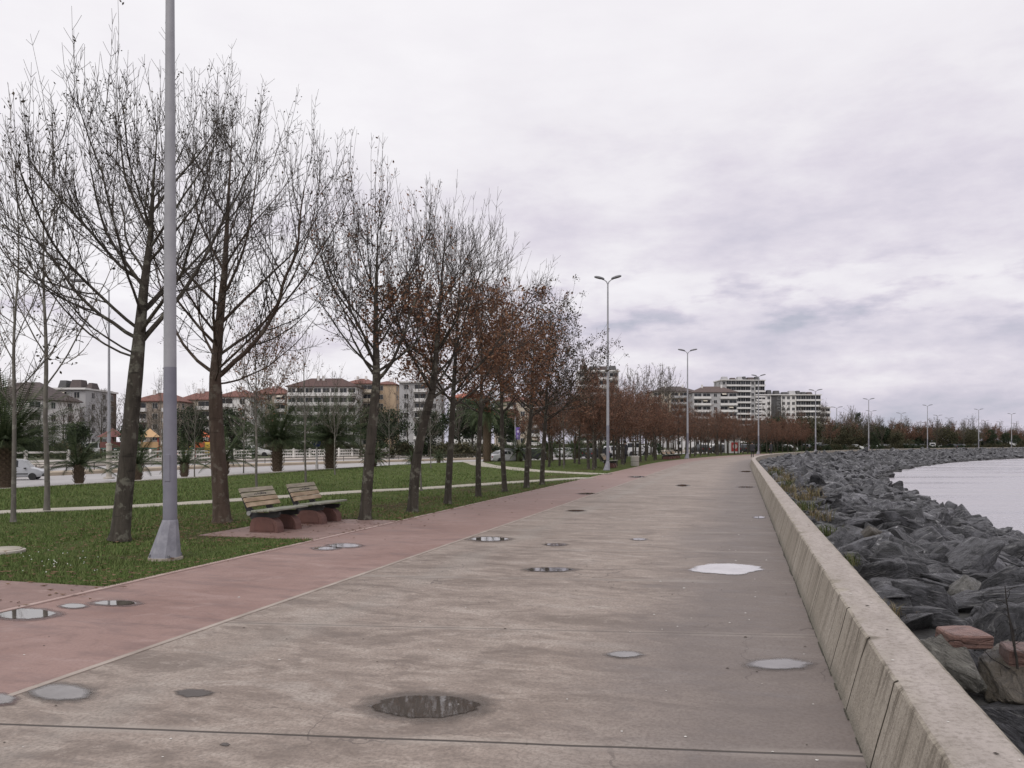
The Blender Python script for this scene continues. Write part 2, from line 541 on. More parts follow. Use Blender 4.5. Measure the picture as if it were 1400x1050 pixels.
def make_lawn():
    m, nb, bs = new_mat('lawn_turf')
    uv, s, t = st_coords(nb)
    a = nb.noise(nb.mapping(uv, scale=(0.5, 0.5, 1)), 1.0, 6, 0.65, 0.3)
    bnz = nb.noise(uv, 3.2, 6, 0.7)
    fine = nb.noise(uv, 26.0, 3, 0.7)
    c = nb.mix(nb.ramp(a, [(0.3, 0.0), (0.7, 1.0)]), (0.060, 0.090, 0.022), (0.100, 0.138, 0.038))
    c = nb.mix(nb.math('MULTIPLY', nb.ramp(bnz, [(0.45, 0.0), (0.62, 1.0)]), 0.7), c, (0.125, 0.116, 0.046))
    # worn earth and leaf mould under the tree row beside the path
    dn = nb.math('ADD', nb.math('ABSOLUTE', nb.math('ADD', t, 8.6)), nb.math('MULTIPLY', nb.math('SUBTRACT', bnz, 0.5), 4.0))
    dsel = nb.math('MULTIPLY', nb.ramp(dn, [(0.2, 1.0), (1.9, 0.0)]), nb.ramp(nb.noise(uv, 0.45, 3), [(0.42, 0.0), (0.6, 1.0)]))
    c = nb.mix(nb.math('MULTIPLY', dsel, 0.85), c, (0.080, 0.056, 0.033))
    c = nb.mix(nb.math('MULTIPLY', nb.ramp(fine, [(0.35, 1.0), (0.6, 0.0)]), 0.5), c, (0.022, 0.030, 0.009))
    nb.link(c, bs.inputs['Base Color'])
    bs.inputs['Roughness'].default_value = 0.95
    bs.inputs['Specular IOR Level'].default_value = 0.1
    bump(nb, bs, nb.math('ADD', fine, bnz), 0.9, 0.06)
    return m

def make_water():
    m, nb, bs = new_mat('sea_water')
    g = nb.n('ShaderNodeNewGeometry')
    vec = nb.mapping(g.outputs['Position'], scale=(0.5, 1.0, 1.0), rot=(0, 0, R(-20)))
    w1 = nb.noise(vec, 2.2, 5, 0.65)
    w2 = nb.noise(nb.mapping(g.outputs['Position'], scale=(0.03, 0.22, 1), rot=(0, 0, R(-35))), 1.0, 5, 0.6)
    bs.inputs['Base Color'].default_value = (0.135, 0.13, 0.135, 1)
    nb.link(nb.mix(w2, (0.28, 0.265, 0.285), (0.38, 0.36, 0.38)), bs.inputs['Base Color'])
    bs.inputs['Roughness'].default_value = 0.22
    bs.inputs['IOR'].default_value = 1.34
    nb.link(nb.ramp(w2, [(0.35, 0.10), (0.65, 0.30)]), bs.inputs['Roughness'])
    bump(nb, bs, w1, 0.3, 0.08)
    return m

def make_puddle():
    m, nb, bs = new_mat('puddle_water')
    g = nb.n('ShaderNodeNewGeometry')
    w1 = nb.noise(g.outputs['Position'], 16.0, 4, 0.6)
    bs.inputs['Base Color'].default_value = (0.10, 0.088, 0.078, 1)
    nb.link(nb.mix(nb.noise(g.outputs['Position'], 2.0, 4), (0.045, 0.037, 0.032), (0.11, 0.096, 0.086)), bs.inputs['Base Color'])
    bs.inputs['Roughness'].default_value = 0.015
    bs.inputs['IOR'].default_value = 1.75
    bump(nb, bs, w1, 0.035, 0.004)
    return m

def make_rock(name, dark, mid, pale, veins=0.5):
    m, nb, bs = new_mat(name)
    tcn = nb.n('ShaderNodeTexCoord')
    oi = nb.n('ShaderNodeObjectInfo')
    off = nb.vmath('SCALE', (1.0, 1.7, 0.6)); nb.link(nb.math('MULTIPLY', oi.outputs['Random'], 40.0), off.node.inputs['Scale'])
    vec = nb.vmath('ADD', tcn.outputs['Object'], off)
    nz = nb.noise(vec, 2.6, 9, 0.72, 0.4)
    lay = nb.mapping(vec, rot=(0.5, 0.35, 0.2), scale=(0.7, 1.1, 4.5))
    st1 = nb.noise(lay, 3.0, 9, 0.74, 1.0)
    st2 = nb.noise(nb.mapping(vec, rot=(0.5, 0.35, 0.2), scale=(0.5, 0.8, 7.0), loc=(3, 1, 2)), 2.6, 6, 0.66, 0.6)
    crv = nb.vmath('ADD', nb.mapping(vec, rot=(0.5, 0.35, 0.2), scale=(0.8, 1.0, 1.9)), nb.vmath('SCALE', (0.35, 0.35, 0.35)))
    wob = nb.n('ShaderNodeTexNoise'); nb.link(vec, wob.inputs['Vector']); wob.inputs['Scale'].default_value = 2.0; wob.inputs['Detail'].default_value = 4
    crv = nb.vmath('ADD', nb.mapping(vec, rot=(0.5, 0.35, 0.2), scale=(0.8, 1.0, 1.9)), nb.vmath('MULTIPLY', wob.outputs['Color'], (0.5, 0.5, 0.5)))
    vd = nb.n('ShaderNodeTexVoronoi', feature='DISTANCE_TO_EDGE'); nb.link(crv, vd.inputs['Vector']); vd.inputs['Scale'].default_value = 2.3
    crack = nb.math('MULTIPLY', nb.ramp(vd.outputs['Distance'], [(0.0, 1.0), (0.022, 0.0)]), nb.ramp(nz, [(0.42, 1.0), (0.56, 0.0)]))
    c = nb.mix(nb.ramp(nz, [(0.34, 0.0), (0.66, 1.0)]), dark, mid)
    c = nb.mix(nb.math('MULTIPLY', nb.ramp(st1, [(0.38, 1.0), (0.50, 0.0)]), 0.85), c, tuple(x * 0.45 for x in dark))
    c = nb.mix(nb.math('MULTIPLY', nb.ramp(st2, [(0.57, 0.0), (0.70, 1.0)]), veins), c, pale)
    c = nb.mix(nb.math('MULTIPLY', crack, 0.6), c, tuple(x * 0.25 for x in dark))
    gi = nb.n('ShaderNodeNewGeometry')
    k = nb.math('ADD', 0.45, nb.math('MULTIPLY', nb.math('FRACT', nb.math('ADD', oi.outputs['Random'], gi.outputs['Random Per Island'])), 0.95))
    sc = nb.vmath('SCALE', c); nb.link(k, sc.node.inputs['Scale'])
    g = nb.n('ShaderNodeNewGeometry'); gz = nb.n('ShaderNodeSeparateXYZ'); nb.link(g.outputs['Position'], gz.inputs[0])
    wet = nb.math('ADD', gz.outputs[2], nb.math('MULTIPLY', nb.noise(g.outputs['Position'], 1.2, 4), 0.5))
    sc = nb.mix(nb.math('MULTIPLY', nb.ramp(nb.math('ADD', nb.math('MULTIPLY', wet, 1.0), 2.0), [(0.50, 0.85), (0.95, 0.0)]), 1.0), sc, (0.014, 0.013, 0.012))
    nb.link(sc, bs.inputs['Base Color'])
    bs.inputs['Roughness'].default_value = 0.42
    bs.inputs['Specular IOR Level'].default_value = 0.6
    fine = nb.noise(vec, 16.0, 5, 0.7)
    hh = nb.math('ADD', nb.math('ADD', nb.math('MULTIPLY', st1, 0.9), nb.math('MULTIPLY', nz, 1.1)), nb.math('MULTIPLY', fine, 0.3))
    bump(nb, bs, nb.math('SUBTRACT', hh, nb.math('MULTIPLY', crack, 0.5)), 1.0, 0.11)
    return m

def make_bark(name, c1, c2, lich, ring=1.0):
    m, nb, bs = new_mat(name)
    tcn = nb.n('ShaderNodeTexCoord')
    vec = tcn.outputs['Object']
    nz = nb.noise(nb.mapping(vec, scale=(7, 7, 1.4)), 1.5, 6, 0.7, 0.3)
    l = nb.noise(vec, 6.0, 5, 0.6)
    rg = nb.noise(nb.mapping(vec, scale=(0.7, 0.7, 5.5)), 1.6, 3, 0.6)
    c = nb.mix(nb.ramp(nz, [(0.3, 0.0), (0.7, 1.0)]), c1, c2)
    c = nb.mix(nb.math('MULTIPLY', nb.ramp(l, [(0.54, 0.0), (0.62, 1.0)]), 0.7), c, lich)
    c = nb.mix(nb.math('MULTIPLY', nb.ramp(rg, [(0.58, 0.0), (0.64, 1.0)]), 0.5 * ring), c, tuple(x * 0.35 for x in c1))
    nb.link(c, bs.inputs['Base Color'])
    bs.inputs['Roughness'].default_value = 0.9
    bs.inputs['Specular IOR Level'].default_value = 0.2
    bump(nb, bs, nz, 0.8, 0.03)
    return m

def make_leaf(name, c1, c2, c3):
    m, nb, bs = new_mat(name)
    g = nb.n('ShaderNodeNewGeometry')
    c = nb.ramp(g.outputs['Random Per Island'], [(0.0, c1), (0.5, c2), (1.0, c3)])
    nb.link(c, bs.inputs['Base Color'])
    bs.inputs['Roughness'].default_value = 0.75
    bs.inputs['Specular IOR Level'].default_value = 0.25
    return m

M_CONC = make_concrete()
M_RED = make_red()
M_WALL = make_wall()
M_LAWN = make_lawn()
M_WATER = make_water()
M_PUD = make_puddle()
M_ROCK = make_rock('dark_boulder_rock', (0.014, 0.014, 0.016), (0.128, 0.128, 0.142), (0.46, 0.455, 0.455), 0.8)
M_ROCKT = make_rock('tan_boulder_rock', (0.15, 0.125, 0.095), (0.27, 0.235, 0.185), (0.40, 0.36, 0.30), 0.35)
M_ROCKL = make_rock('pale_lichen_rock', (0.14, 0.135, 0.12), (0.27, 0.26, 0.235), (0.50, 0.49, 0.45), 0.5)
M_ROCKP = make_rock('pink_granite', (0.27, 0.135, 0.105), (0.46, 0.27, 0.22), (0.55, 0.40, 0.35), 0.5)
M_BARK1 = make_bark('grey_bark', (0.030, 0.026, 0.021), (0.080, 0.069, 0.057), (0.16, 0.155, 0.125))
M_BARK2 = make_bark('brown_bark', (0.048, 0.034, 0.026), (0.105, 0.076, 0.060), (0.15, 0.13, 0.105), 0.6)
M_BARK3 = make_bark('pale_sapling_bark', (0.10, 0.092, 0.080), (0.18, 0.165, 0.145), (0.26, 0.25, 0.22), 0.8)
M_TWIG = mat('dark_twig', (0.036, 0.030, 0.026), (0.062, 0.052, 0.044), 4, 0.9)
M_TWIGB = mat('brown_twig', (0.062, 0.043, 0.034), (0.10, 0.072, 0.056), 4, 0.9)
M_TWIGP = mat('pale_twig', (0.10, 0.085, 0.072), (0.16, 0.14, 0.12), 4, 0.9)
M_LEAFB = make_leaf('brown_leaf', (0.095, 0.048, 0.030), (0.165, 0.080, 0.048), (0.25, 0.145, 0.085))
M_LEAFD = make_leaf('dark_seed_leaf', (0.030, 0.025, 0.018), (0.055, 0.045, 0.028), (0.085, 0.065, 0.040))
M_LEAFR = make_leaf('russet_leaf', (0.085, 0.044, 0.030), (0.145, 0.072, 0.048), (0.225, 0.125, 0.080))
M_LEAFG = make_leaf('evergreen_leaf', (0.012, 0.020, 0.010), (0.024, 0.036, 0.017), (0.045, 0.06, 0.028))
M_LEAFO = make_leaf('olive_leaf', (0.030, 0.032, 0.016), (0.052, 0.050, 0.027), (0.085, 0.075, 0.042))
M_PALM = make_leaf('palm_leaflet', (0.018, 0.029, 0.012), (0.040, 0.060, 0.024), (0.085, 0.105, 0.048))
M_GRASS = make_leaf('grass_blade', (0.056, 0.094, 0.022), (0.098, 0.146, 0.038), (0.160, 0.180, 0.068))
M_LITTER = make_leaf('fallen_leaf', (0.070, 0.038, 0.020), (0.115, 0.066, 0.036), (0.165, 0.105, 0.06))

# ------------------------------------------------------------------ ground, paths, road, water
T_WALL, T_EDGE, T_LAWN = 0.60, -4.42, -6.70
def road_off(s):
    k = min(max((s - 46) / 40.0, 0.0), 1.0)
    return 8.5 * (k * k * (3 - 2 * k))
def rt(t): return lambda s: t + road_off(s)
T_R0, T_R1, T_M1, T_R2, T_SW = -24.7, -35.0, -37.2, -46.5, -52.6

M_EARTH = mat('park_earth', (0.070, 0.066, 0.036), (0.125, 0.105, 0.068), 0.25, 0.95, 0.4, 0.05)
M_ASPH = mat('road_asphalt', (0.30, 0.285, 0.285), (0.37, 0.355, 0.35), 0.6, 0.75, 0.15, 0.01)
M_PAVE = mat('sidewalk_paving', (0.36, 0.32, 0.28), (0.44, 0.39, 0.345), 0.8, 0.85, 0.2, 0.01)
M_KERB = mat('kerb_stone', (0.37, 0.34, 0.30), (0.47, 0.43, 0.38), 2.0, 0.85, 0.3, 0.01)
M_SAND = mat('median_sand', (0.33, 0.27, 0.20), (0.42, 0.35, 0.27), 0.8, 0.9, 0.2)
M_PATH = mat('pale_footpath', (0.31, 0.285, 0.235), (0.40, 0.37, 0.31), 1.2, 0.88, 0.3, 0.01)
M_SHORE = mat('shore_gravel', (0.030, 0.030, 0.031), (0.055, 0.053, 0.050), 3.0, 0.9, 0.8, 0.1)
M_WHITE_LINE = mat('road_paint', (0.70, 0.69, 0.66), (0.58, 0.57, 0.55), 3.0, 0.7)

def ground_poly():
    pts = [Wp(s, 1.0, -0.22) for s in [-100] + list(range(0, 320, 8)) + [400, 600, 900, 1500]]
    pts += [Vector((3600, 2600, -0.22)), Vector((3000, 4500, -0.22)), Vector((-4500, 4500, -0.22)), Vector((-4500, -300, -0.22)), Vector((-200, -300, -0.22))]
    bm = bmesh.new()
    vs = [bm.verts.new(p) for p in pts]
    f = bm.faces.new(vs)
    if f.normal.z < 0: f.normal_flip()
    bmesh.ops.triangulate(bm, faces=list(bm.faces))
    me = bpy.data.meshes.new('ground'); bm.to_mesh(me); bm.free()
    me.materials.append(M_EARTH)
    return tag(link_mesh('ground', me), kind='structure')
ground_poly()

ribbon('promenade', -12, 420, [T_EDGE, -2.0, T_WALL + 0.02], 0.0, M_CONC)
ribbon('cycle_path', -12, 420, [T_LAWN, T_EDGE - 0.055], 0.0, M_RED)
strip('edging_strip', -12, 420, [(T_EDGE - 0.055, -0.05), (T_EDGE, -0.05), (T_EDGE, 0.006), (T_EDGE - 0.055, 0.006)], mat('worn_edging', (0.27, 0.225, 0.195), (0.38, 0.325, 0.285), 2.5, 0.85, 0.3, 0.01))
strip('lawn_edging', -12, 420, [(T_LAWN - 0.08, -0.05), (T_LAWN, -0.05), (T_LAWN, 0.012), (T_LAWN - 0.08, 0.012)], mat('red_edging', (0.34, 0.24, 0.215), (0.42, 0.32, 0.29), 2.0, 0.85))
def lawn_z(s, t):
    k = min(max((-t - 7.0) / 8.0, 0), 1)
    return 0.004 + 0.05 * k * math.sin(s * 0.11 + t * 0.23) + 0.03 * k
def LT(k): return lambda s: (T_LAWN - 0.08) + k * ((T_R0 + 0.25 + road_off(s)) - (T_LAWN - 0.08))
ribbon('lawn', -25, 420, [LT(1.0 - k / 30.0) for k in range(31)], lawn_z, M_LAWN, fine=1.0)
strip('road_kerb', -60, 420, [(rt(T_R0), -0.2), (rt(T_R0 + 0.25), -0.2), (rt(T_R0 + 0.25), 0.035), (rt(T_R0), 0.035)], M_KERB, 4)
ribbon('road', -60, 420, [rt(T_R1), rt(T_R0)], -0.12, M_ASPH, fine=4)
strip('median_strip', -60, 420, [(rt(T_M1), -0.2), (rt(T_R1), -0.2), (rt(T_R1), 0.05), (rt(T_M1), 0.05)], M_SAND, 4)
ribbon('far_road', -60, 420, [rt(T_R2), rt(T_M1)], -0.12, M_ASPH, fine=4)
strip('sidewalk', -60, 420, [(rt(T_SW - 2.5), -0.2), (rt(T_R2), -0.2), (rt(T_R2), 0.03), (rt(T_SW - 2.5), 0.03)], M_PAVE, 4)
M_PARK = mat('park_grass', (0.040, 0.055, 0.020), (0.085, 0.082, 0.042), 0.3, 0.95, 0.4, 0.05)
ribbon('park_lawn', -60, 420, [rt(-130), rt(T_SW - 2.5)], -0.02, M_PARK, fine=6)

# road lane dashes
mb = MB()
for s in range(-30, 200, 9):
    vs = []
    for ds, dt in ((0, 0), (3, 0), (3, 0.14), (0, 0.14)):
        vs.append(Wp(s + ds, (T_R0 + T_R1) / 2 + road_off(s + ds) + dt, -0.116))
    mb.add(vs, [(0, 1, 2, 3)])
tag(mb.build('road_marking', M_WHITE_LINE), kind='structure')

# pale footpaths that cross the lawn
def poly_path(name, pts, width, z, m):
    vs, fs = [], []
    P = [Vector((p[0], p[1], 0)) for p in pts]
    Q = []
    for i in range(len(P) - 1):
        for k in range(6):
            Q.append(P[i].lerp(P[i + 1], k / 6))
    Q.append(P[-1])
    for it in range(3):
        Q = [Q[0]] + [(Q[i - 1] + Q[i] * 2 + Q[i + 1]) / 4 for i in range(1, len(Q) - 1)] + [Q[-1]]
    for i, p in enumerate(Q):
        d = (Q[min(i + 1, len(Q) - 1)] - Q[max(i - 1, 0)]).normalized()
        nrm = Vector((d.y, -d.x, 0))
        w = width * (1 + 0.06 * math.sin(i * 1.7))
        a = p - nrm * w / 2; b_ = p + nrm * w / 2
        th = R(16); S_ = p.x * math.sin(th) + p.y * math.cos(th); T_ = p.x * math.cos(th) - p.y * math.sin(th)
        z = lawn_z(S_, min(T_, -7.0)) + 0.022
        vs += [(a.x, a.y, z - .1), (a.x, a.y, z), (b_.x, b_.y, z), (b_.x, b_.y, z - .1)]
    n = len(Q)
    for i in range(n - 1):
        for k in range(3):
            fs.append((i * 4 + k, i * 4 + k + 1, (i + 1) * 4 + k + 1, (i + 1) * 4 + k))
    fs = [tuple(reversed(f)) for f in fs]
    o = link_mesh(name, mesh_from(name, vs, fs, m))
    return tag(o, kind='structure')
p1 = [at(x, y) for x, y in ((-170, 711), (7, 700), (227, 690), (305, 685), (492, 673), (580, 669.3), (684, 661.8), (737, 658))]
p1.append(Wp(36.2, -6.80))
PATH1 = [Vector((p.x, p.y)) for p in p1]
poly_path('footpath', p1, 0.95, 0.092, M_PATH)
p2 = [Wp(62.0, T_R0 + road_off(62) + .3), at(663, 638.6), at(696, 641.8), at(731, 645.2), Wp(40.6, -6.80)]
poly_path('footpath', p2, 1.5, 0.095, M_PATH)

# red paved bays beside the cycle path: under the benches, and at the left edge of the frame
def pad(name, s0, s1, t0, t1, z, m):
    vs = [Wp(s0, t0, z), Wp(s1, t0, z), Wp(s1, t1, z), Wp(s0, t1, z)]
    vs += [(v.x, v.y, z - .12) for v in vs]
    uv = [(s0, t0), (s1, t0), (s1, t1), (s0, t1)] * 2
    fs = [(3, 2, 1, 0), (0, 1, 5, 4), (1, 2, 6, 5), (2, 3, 7, 6), (3, 0, 4, 7)]
    o = link_mesh(name, mesh_from(name, vs, fs, m, None, False, uv))
    return tag(o, kind='structure')
M_RED2 = make_red('red_bay_concrete', 0.86)
PADS = [(11.75, 15.1, -9.0, T_LAWN - 0.0805), (3.6, 7.25, -9.2, T_LAWN - 0.0805)]
for p in PADS:
    pad('paved_bay', p[0], p[1], p[2], p[3], 0.016 if p[0] > 8 else 0.014, M_RED2)

# water and the slope under the boulders
SEA = -1.80
def t_water(s): return 8.2 + 0.042 * max(s, 0)
ribbon('shore_slope', -14, 420, [0.95, 2.6, lambda s: 2.6 + 0.5 * (t_water(s) - 2.6), lambda s: t_water(s) + 0.4, lambda s: t_water(s) + 7],
       lambda s, t: (-0.05 if t < 1.5 else -0.22 - max(0, t - 2.6) / (t_water(s) - 2.6) * 1.75), M_SHORE, fine=3)
def water_poly():
    bm = bmesh.new()
    # 600 m x 600 m sheet, everything on land covers it from above
    x0, x1, y0, y1 = -10, 900, -120, 520
    pts = [Wp(s, t_water(s) - 3.0, SEA) for s in [-60] + list(range(0, 420, 8))]
    pts += [Vector((1200, 500, SEA)), Vector((1200, -300, SEA)), Vector((-10, -300, SEA))]
    f = bm.faces.new([bm.verts.new(p) for p in pts])
    f.normal_update()
    if f.normal.z < 0: f.normal_flip()
    bmesh.ops.triangulate(bm, faces=list(bm.faces))
    me = bpy.data.meshes.new('sea'); bm.to_mesh(me); bm.free()
    me.materials.append(M_WATER)
    tag(link_mesh('sea_water', me), kind='structure')
water_poly()

# ------------------------------------------------------------------ sea wall
def sea_wall():
    rng = random.Random(5)
    joints = []
    for s in (1.2, 3.02, 4.22, 5.13, 6.02, 7.75, 9.6, 10.5):
        joints.append(s)
    s = 12.2
    while s < 120:
        joints.append(s); s += rng.choice((0.92, 1.8, 1.8))
    S = set()
    s = -8.0
    while s < 30: S.add(round(s, 3)); s += 0.14
    while s < 130: S.add(round(s, 3)); s += 0.8
    while s < 420: S.add(round(s, 3)); s += 3.0
    S.add(420.0)
    ins = {}
    S = {x for x in S if all(abs(x - j) > 0.025 for j in joints)}
    for j in joints:
        w = 0.011 if j < 30 else 0.03
        for d, dep in ((-w, 0.0), (-w * .45, 0.034), (w * .45, 0.034), (w, 0.0)):
            S.add(j + d); ins[j + d] = dep
    st = sorted(S)
    vs, fs, uv = [], [], []
    prof = [(0.60, -0.25), (0.60, 0.0), (0.640, 0.16), (0.680, 0.31), (0.712, 0.445), (0.728, 0.457), (0.86, 0.461), (0.985, 0.457), (1.01, 0.440), (1.015, 0.1), (1.015, -0.4)]
    n = len(prof); MI = []
    for s in st:
        g = ins.get(s, 0.0)
        for k, (t, z) in enumerate(prof):
            w = 0.0
            if s < 40 and 1 < k < 9:
                w = (noise.noise((s * 3.1, k * 0.9, 0)) * 0.004 + noise.noise((s * 9.0, k * 2.1, 4)) * 0.003)
                if k in (4, 5):
                    w += min(0, noise.noise((s * 5.0, 9, 4)) + 0.12) * -0.022
            dt = g if k < 5 else 0.0
            dz = -g * 0.9 if k in (5, 6, 7) and False else 0.0
            vs.append(Wp(s, t + dt + w, z + dz - (abs(w) if k in (4, 5, 6, 7, 8) else 0)))
            uv.append((s, t))
    for i in range(len(st) - 1):
        for k in range(n - 1):
            fs.append((i * n + k, i * n + k + 1, (i + 1) * n + k + 1, (i + 1) * n + k))
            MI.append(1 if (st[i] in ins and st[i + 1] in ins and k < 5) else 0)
    fs.append(tuple(range(n))); MI.append(0)
    me = mesh_from('sea_wall', vs, fs, [M_WALL, mat('joint_shadow_dirt', (0.040, 0.034, 0.026), (0.075, 0.064, 0.05), 6, 0.95)], MI, False, uv)  # groove faces coloured dark: dirt together with painted-in joint shadow
    bm = bmesh.new(); bm.from_mesh(me)
    bmesh.ops.recalc_face_normals(bm, faces=list(bm.faces)); bm.to_mesh(me); bm.free()
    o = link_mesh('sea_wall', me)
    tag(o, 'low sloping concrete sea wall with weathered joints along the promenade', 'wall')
sea_wall()

# dark moss and grit in the corner between promenade and wall
def foot_line():
    rng = random.Random(8); mb = MB()
    s = 1.0
    while s < 45:
        w = 0.004 + 0.022 * max(0, noise.noise((s * 1.3, 2, 1))) + 0.006 * rng.random()
        if rng.random() < 0.85:
            L = rng.uniform(0.10, 0.30)
            a = Wp(s, T_WALL - w, 0.003); b_ = Wp(s + L, T_WALL - w * rng.uniform(.3, .9), 0.003)
            c = Wp(s + L, T_WALL + 0.004, 0.006); d = Wp(s, T_WALL + 0.004, 0.007)
            mb.add([a, b_, c, d], [(0, 1, 2, 3)])
        s += rng.uniform(0.04, 0.2)
    return tag(mb.build('dirt', mat('gutter_grit', (0.035, 0.032, 0.024), (0.07, 0.065, 0.045), 14, 0.95, 0.6)), kind='stuff')
foot_line()

# ------------------------------------------------------------------ puddles and damp patches
def blob(cx, cy, pts_scale, z, m, name, seed, rough=0.13, n=96):
    """flat irregular sheet from a pixel ellipse: (px0, px1, py0, py1)"""
    x0, x1, y0, y1 = pts_scale
    vs = []; uvs = []
    for k in range(n):
        a = 2 * math.pi * k / n
        r = 1.0 + rough * noise.noise((math.cos(a) * 1.6 + seed * 3.1, math.sin(a) * 1.6, seed)) + rough * 0.55 * noise.noise((math.cos(a) * 3.7, math.sin(a) * 3.7 + seed, 2)) + rough * 0.35 * noise.noise((math.cos(a) * 11.0, math.sin(a) * 11.0 + seed, 7))
        p = at((x0 + x1) / 2 + (x1 - x0) / 2 * math.cos(a) * r, (y0 + y1) / 2 + (y1 - y0) / 2 * math.copysign(abs(math.sin(a)) ** 1.25, math.sin(a)) * r, 0)
        vs.append((p.x, p.y, z)); uvs.append((1.0, 0.0))
    uvs.append((0.0, 0.0))
    vs.append((sum(v[0] for v in vs) / n, sum(v[1] for v in vs) / n, z))
    fs = [(n, (k + 1) % n, k) for k in range(n)]
    o = link_mesh(name, mesh_from(name, vs, fs, m, None, False, uvs))
    return tag(o, kind='structure')
def make_damp(name, col, alpha):
    m, nb, bs = new_mat(name)
    g = nb.n('ShaderNodeNewGeometry')
    nz = nb.noise(g.outputs['Position'], 14, 5, 0.7)
    nb.link(nb.mix(nz, tuple(c * .7 for c in col), tuple(c * 1.25 for c in col)), bs.inputs['Base Color'])
    bs.inputs['Roughness'].default_value = 0.4
    uvn = nb.n('ShaderNodeUVMap'); uvn.uv_map = 'UVMap'
    sp = nb.n('ShaderNodeSeparateXYZ'); nb.link(uvn.outputs[0], sp.inputs[0])
    rr = nb.math('ADD', sp.outputs[0], nb.math('MULTIPLY', nb.math('SUBTRACT', nb.noise(g.outputs['Position'], 7, 5, 0.7), 0.5), 0.35))
    nb.link(nb.ramp(rr, [(0.66, alpha), (0.98, 0.0)]), bs.inputs['Alpha'])
    return m
M_DAMP = make_damp('damp_concrete', (0.135, 0.110, 0.095), 0.7)
M_DAMPR = make_damp('damp_red_concrete', (0.125, 0.078, 0.070), 1)
M_DULL = mat('shallow_grey_puddle', (0.165, 0.152, 0.148), (0.215, 0.20, 0.195), 5.0, 0.22)
M_PUDB = mat('milky_puddle', (0.40, 0.385, 0.38), (0.50, 0.48, 0.48), 3.0, 0.03)
M_PUDB.node_tree.nodes['Principled BSDF'].inputs['IOR'].default_value = 1.6
def soft_edge(m, lo=0.86, hi=0.99):
    nb = NB(m.node_tree); bs = m.node_tree.nodes['Principled BSDF']
    uvn = nb.n('ShaderNodeUVMap'); uvn.uv_map = 'UVMap'
    sp = nb.n('ShaderNodeSeparateXYZ'); nb.link(uvn.outputs[0], sp.inputs[0])
    g = nb.n('ShaderNodeNewGeometry')
    rr = nb.math('ADD', sp.outputs[0], nb.math('MULTIPLY', nb.math('SUBTRACT', nb.noise(g.outputs['Position'], 9, 5, 0.7), 0.5), 0.30))
    nb.link(nb.ramp(rr, [(lo, 1.0), (hi, 0.0)]), bs.inputs['Alpha'])
soft_edge(M_PUD, 0.88, 0.96); soft_edge(M_DULL, 0.72, 0.99); soft_edge(M_PUDB, 0.86, 0.96)
puds = [  # px0, px1, py0, py1, on red?, rim
    (501, 660, 951, 983, 0, 1.10), (939, 1048, 770.5, 786.5, 0, 1.02), (829, 880, 891, 900, 0, 1.06), (1018, 1112, 901, 917, 0, 1.04),
    (38, 129, 936, 960, 0, 1.04), (-30, 24, 949, 965, 1, 1.05), (-20, 80, 832.5, 847, 1, 1.06), (83, 119, 826, 832, 1, 1.1),
    (126, 190, 821.5, 828.5, 1, 1.12), (428, 462, 748, 752, 1, 1.15), (448, 492, 743.5, 749, 1, 1.12), (642, 696, 734.3, 740, 0, 1.12), (716, 786, 776.3, 782, 0, 1.1),
    (744, 775, 743, 746.5, 0, 1.1), (863, 884, 736, 739, 0, 1.1), (775, 800, 697.3, 699.5, 0, 1.1), (790, 815, 674, 676, 1, 1.1),
    (861, 882, 651, 653, 1, 1.1), (1012, 1028, 643.8, 645.6, 0, 1.1), (1008, 1032, 665, 667, 0, 1.1),
    (925, 942, 662.5, 665, 0, 1.1), (1030, 1046, 706, 709, 0, 1.1)]
for i, (a, b_, c, d, red, rim) in enumerate(puds):
    if rim > 1.03:
        w, h = (b_ - a) * (rim - 0.9), (d - c) * (rim - 0.9) * 1.3
        blob(0, 0, (a - w, b_ + w, c - h, d + h), 0.0035, M_DAMPR if red else M_DAMP, 'damp_patch', i + 1, 0.12)
    blob(0, 0, (a, b_, c, d), 0.0065, M_PUDB if i == 1 else (M_DULL if i in (2, 3, 4, 5) else M_PUD), 'puddle', i + 1)
blob(0, 0, (234, 296, 941, 954.5), 0.0035, make_damp('wet_dark_concrete', (0.075, 0.062, 0.055), 1), 'damp_patch', 60, 0.25)
blob(0, 0, (300, 316, 1016, 1021), 0.0035, make_damp('wet_dark_concrete', (0.075, 0.062, 0.055), 1), 'damp_patch', 61, 0.25)

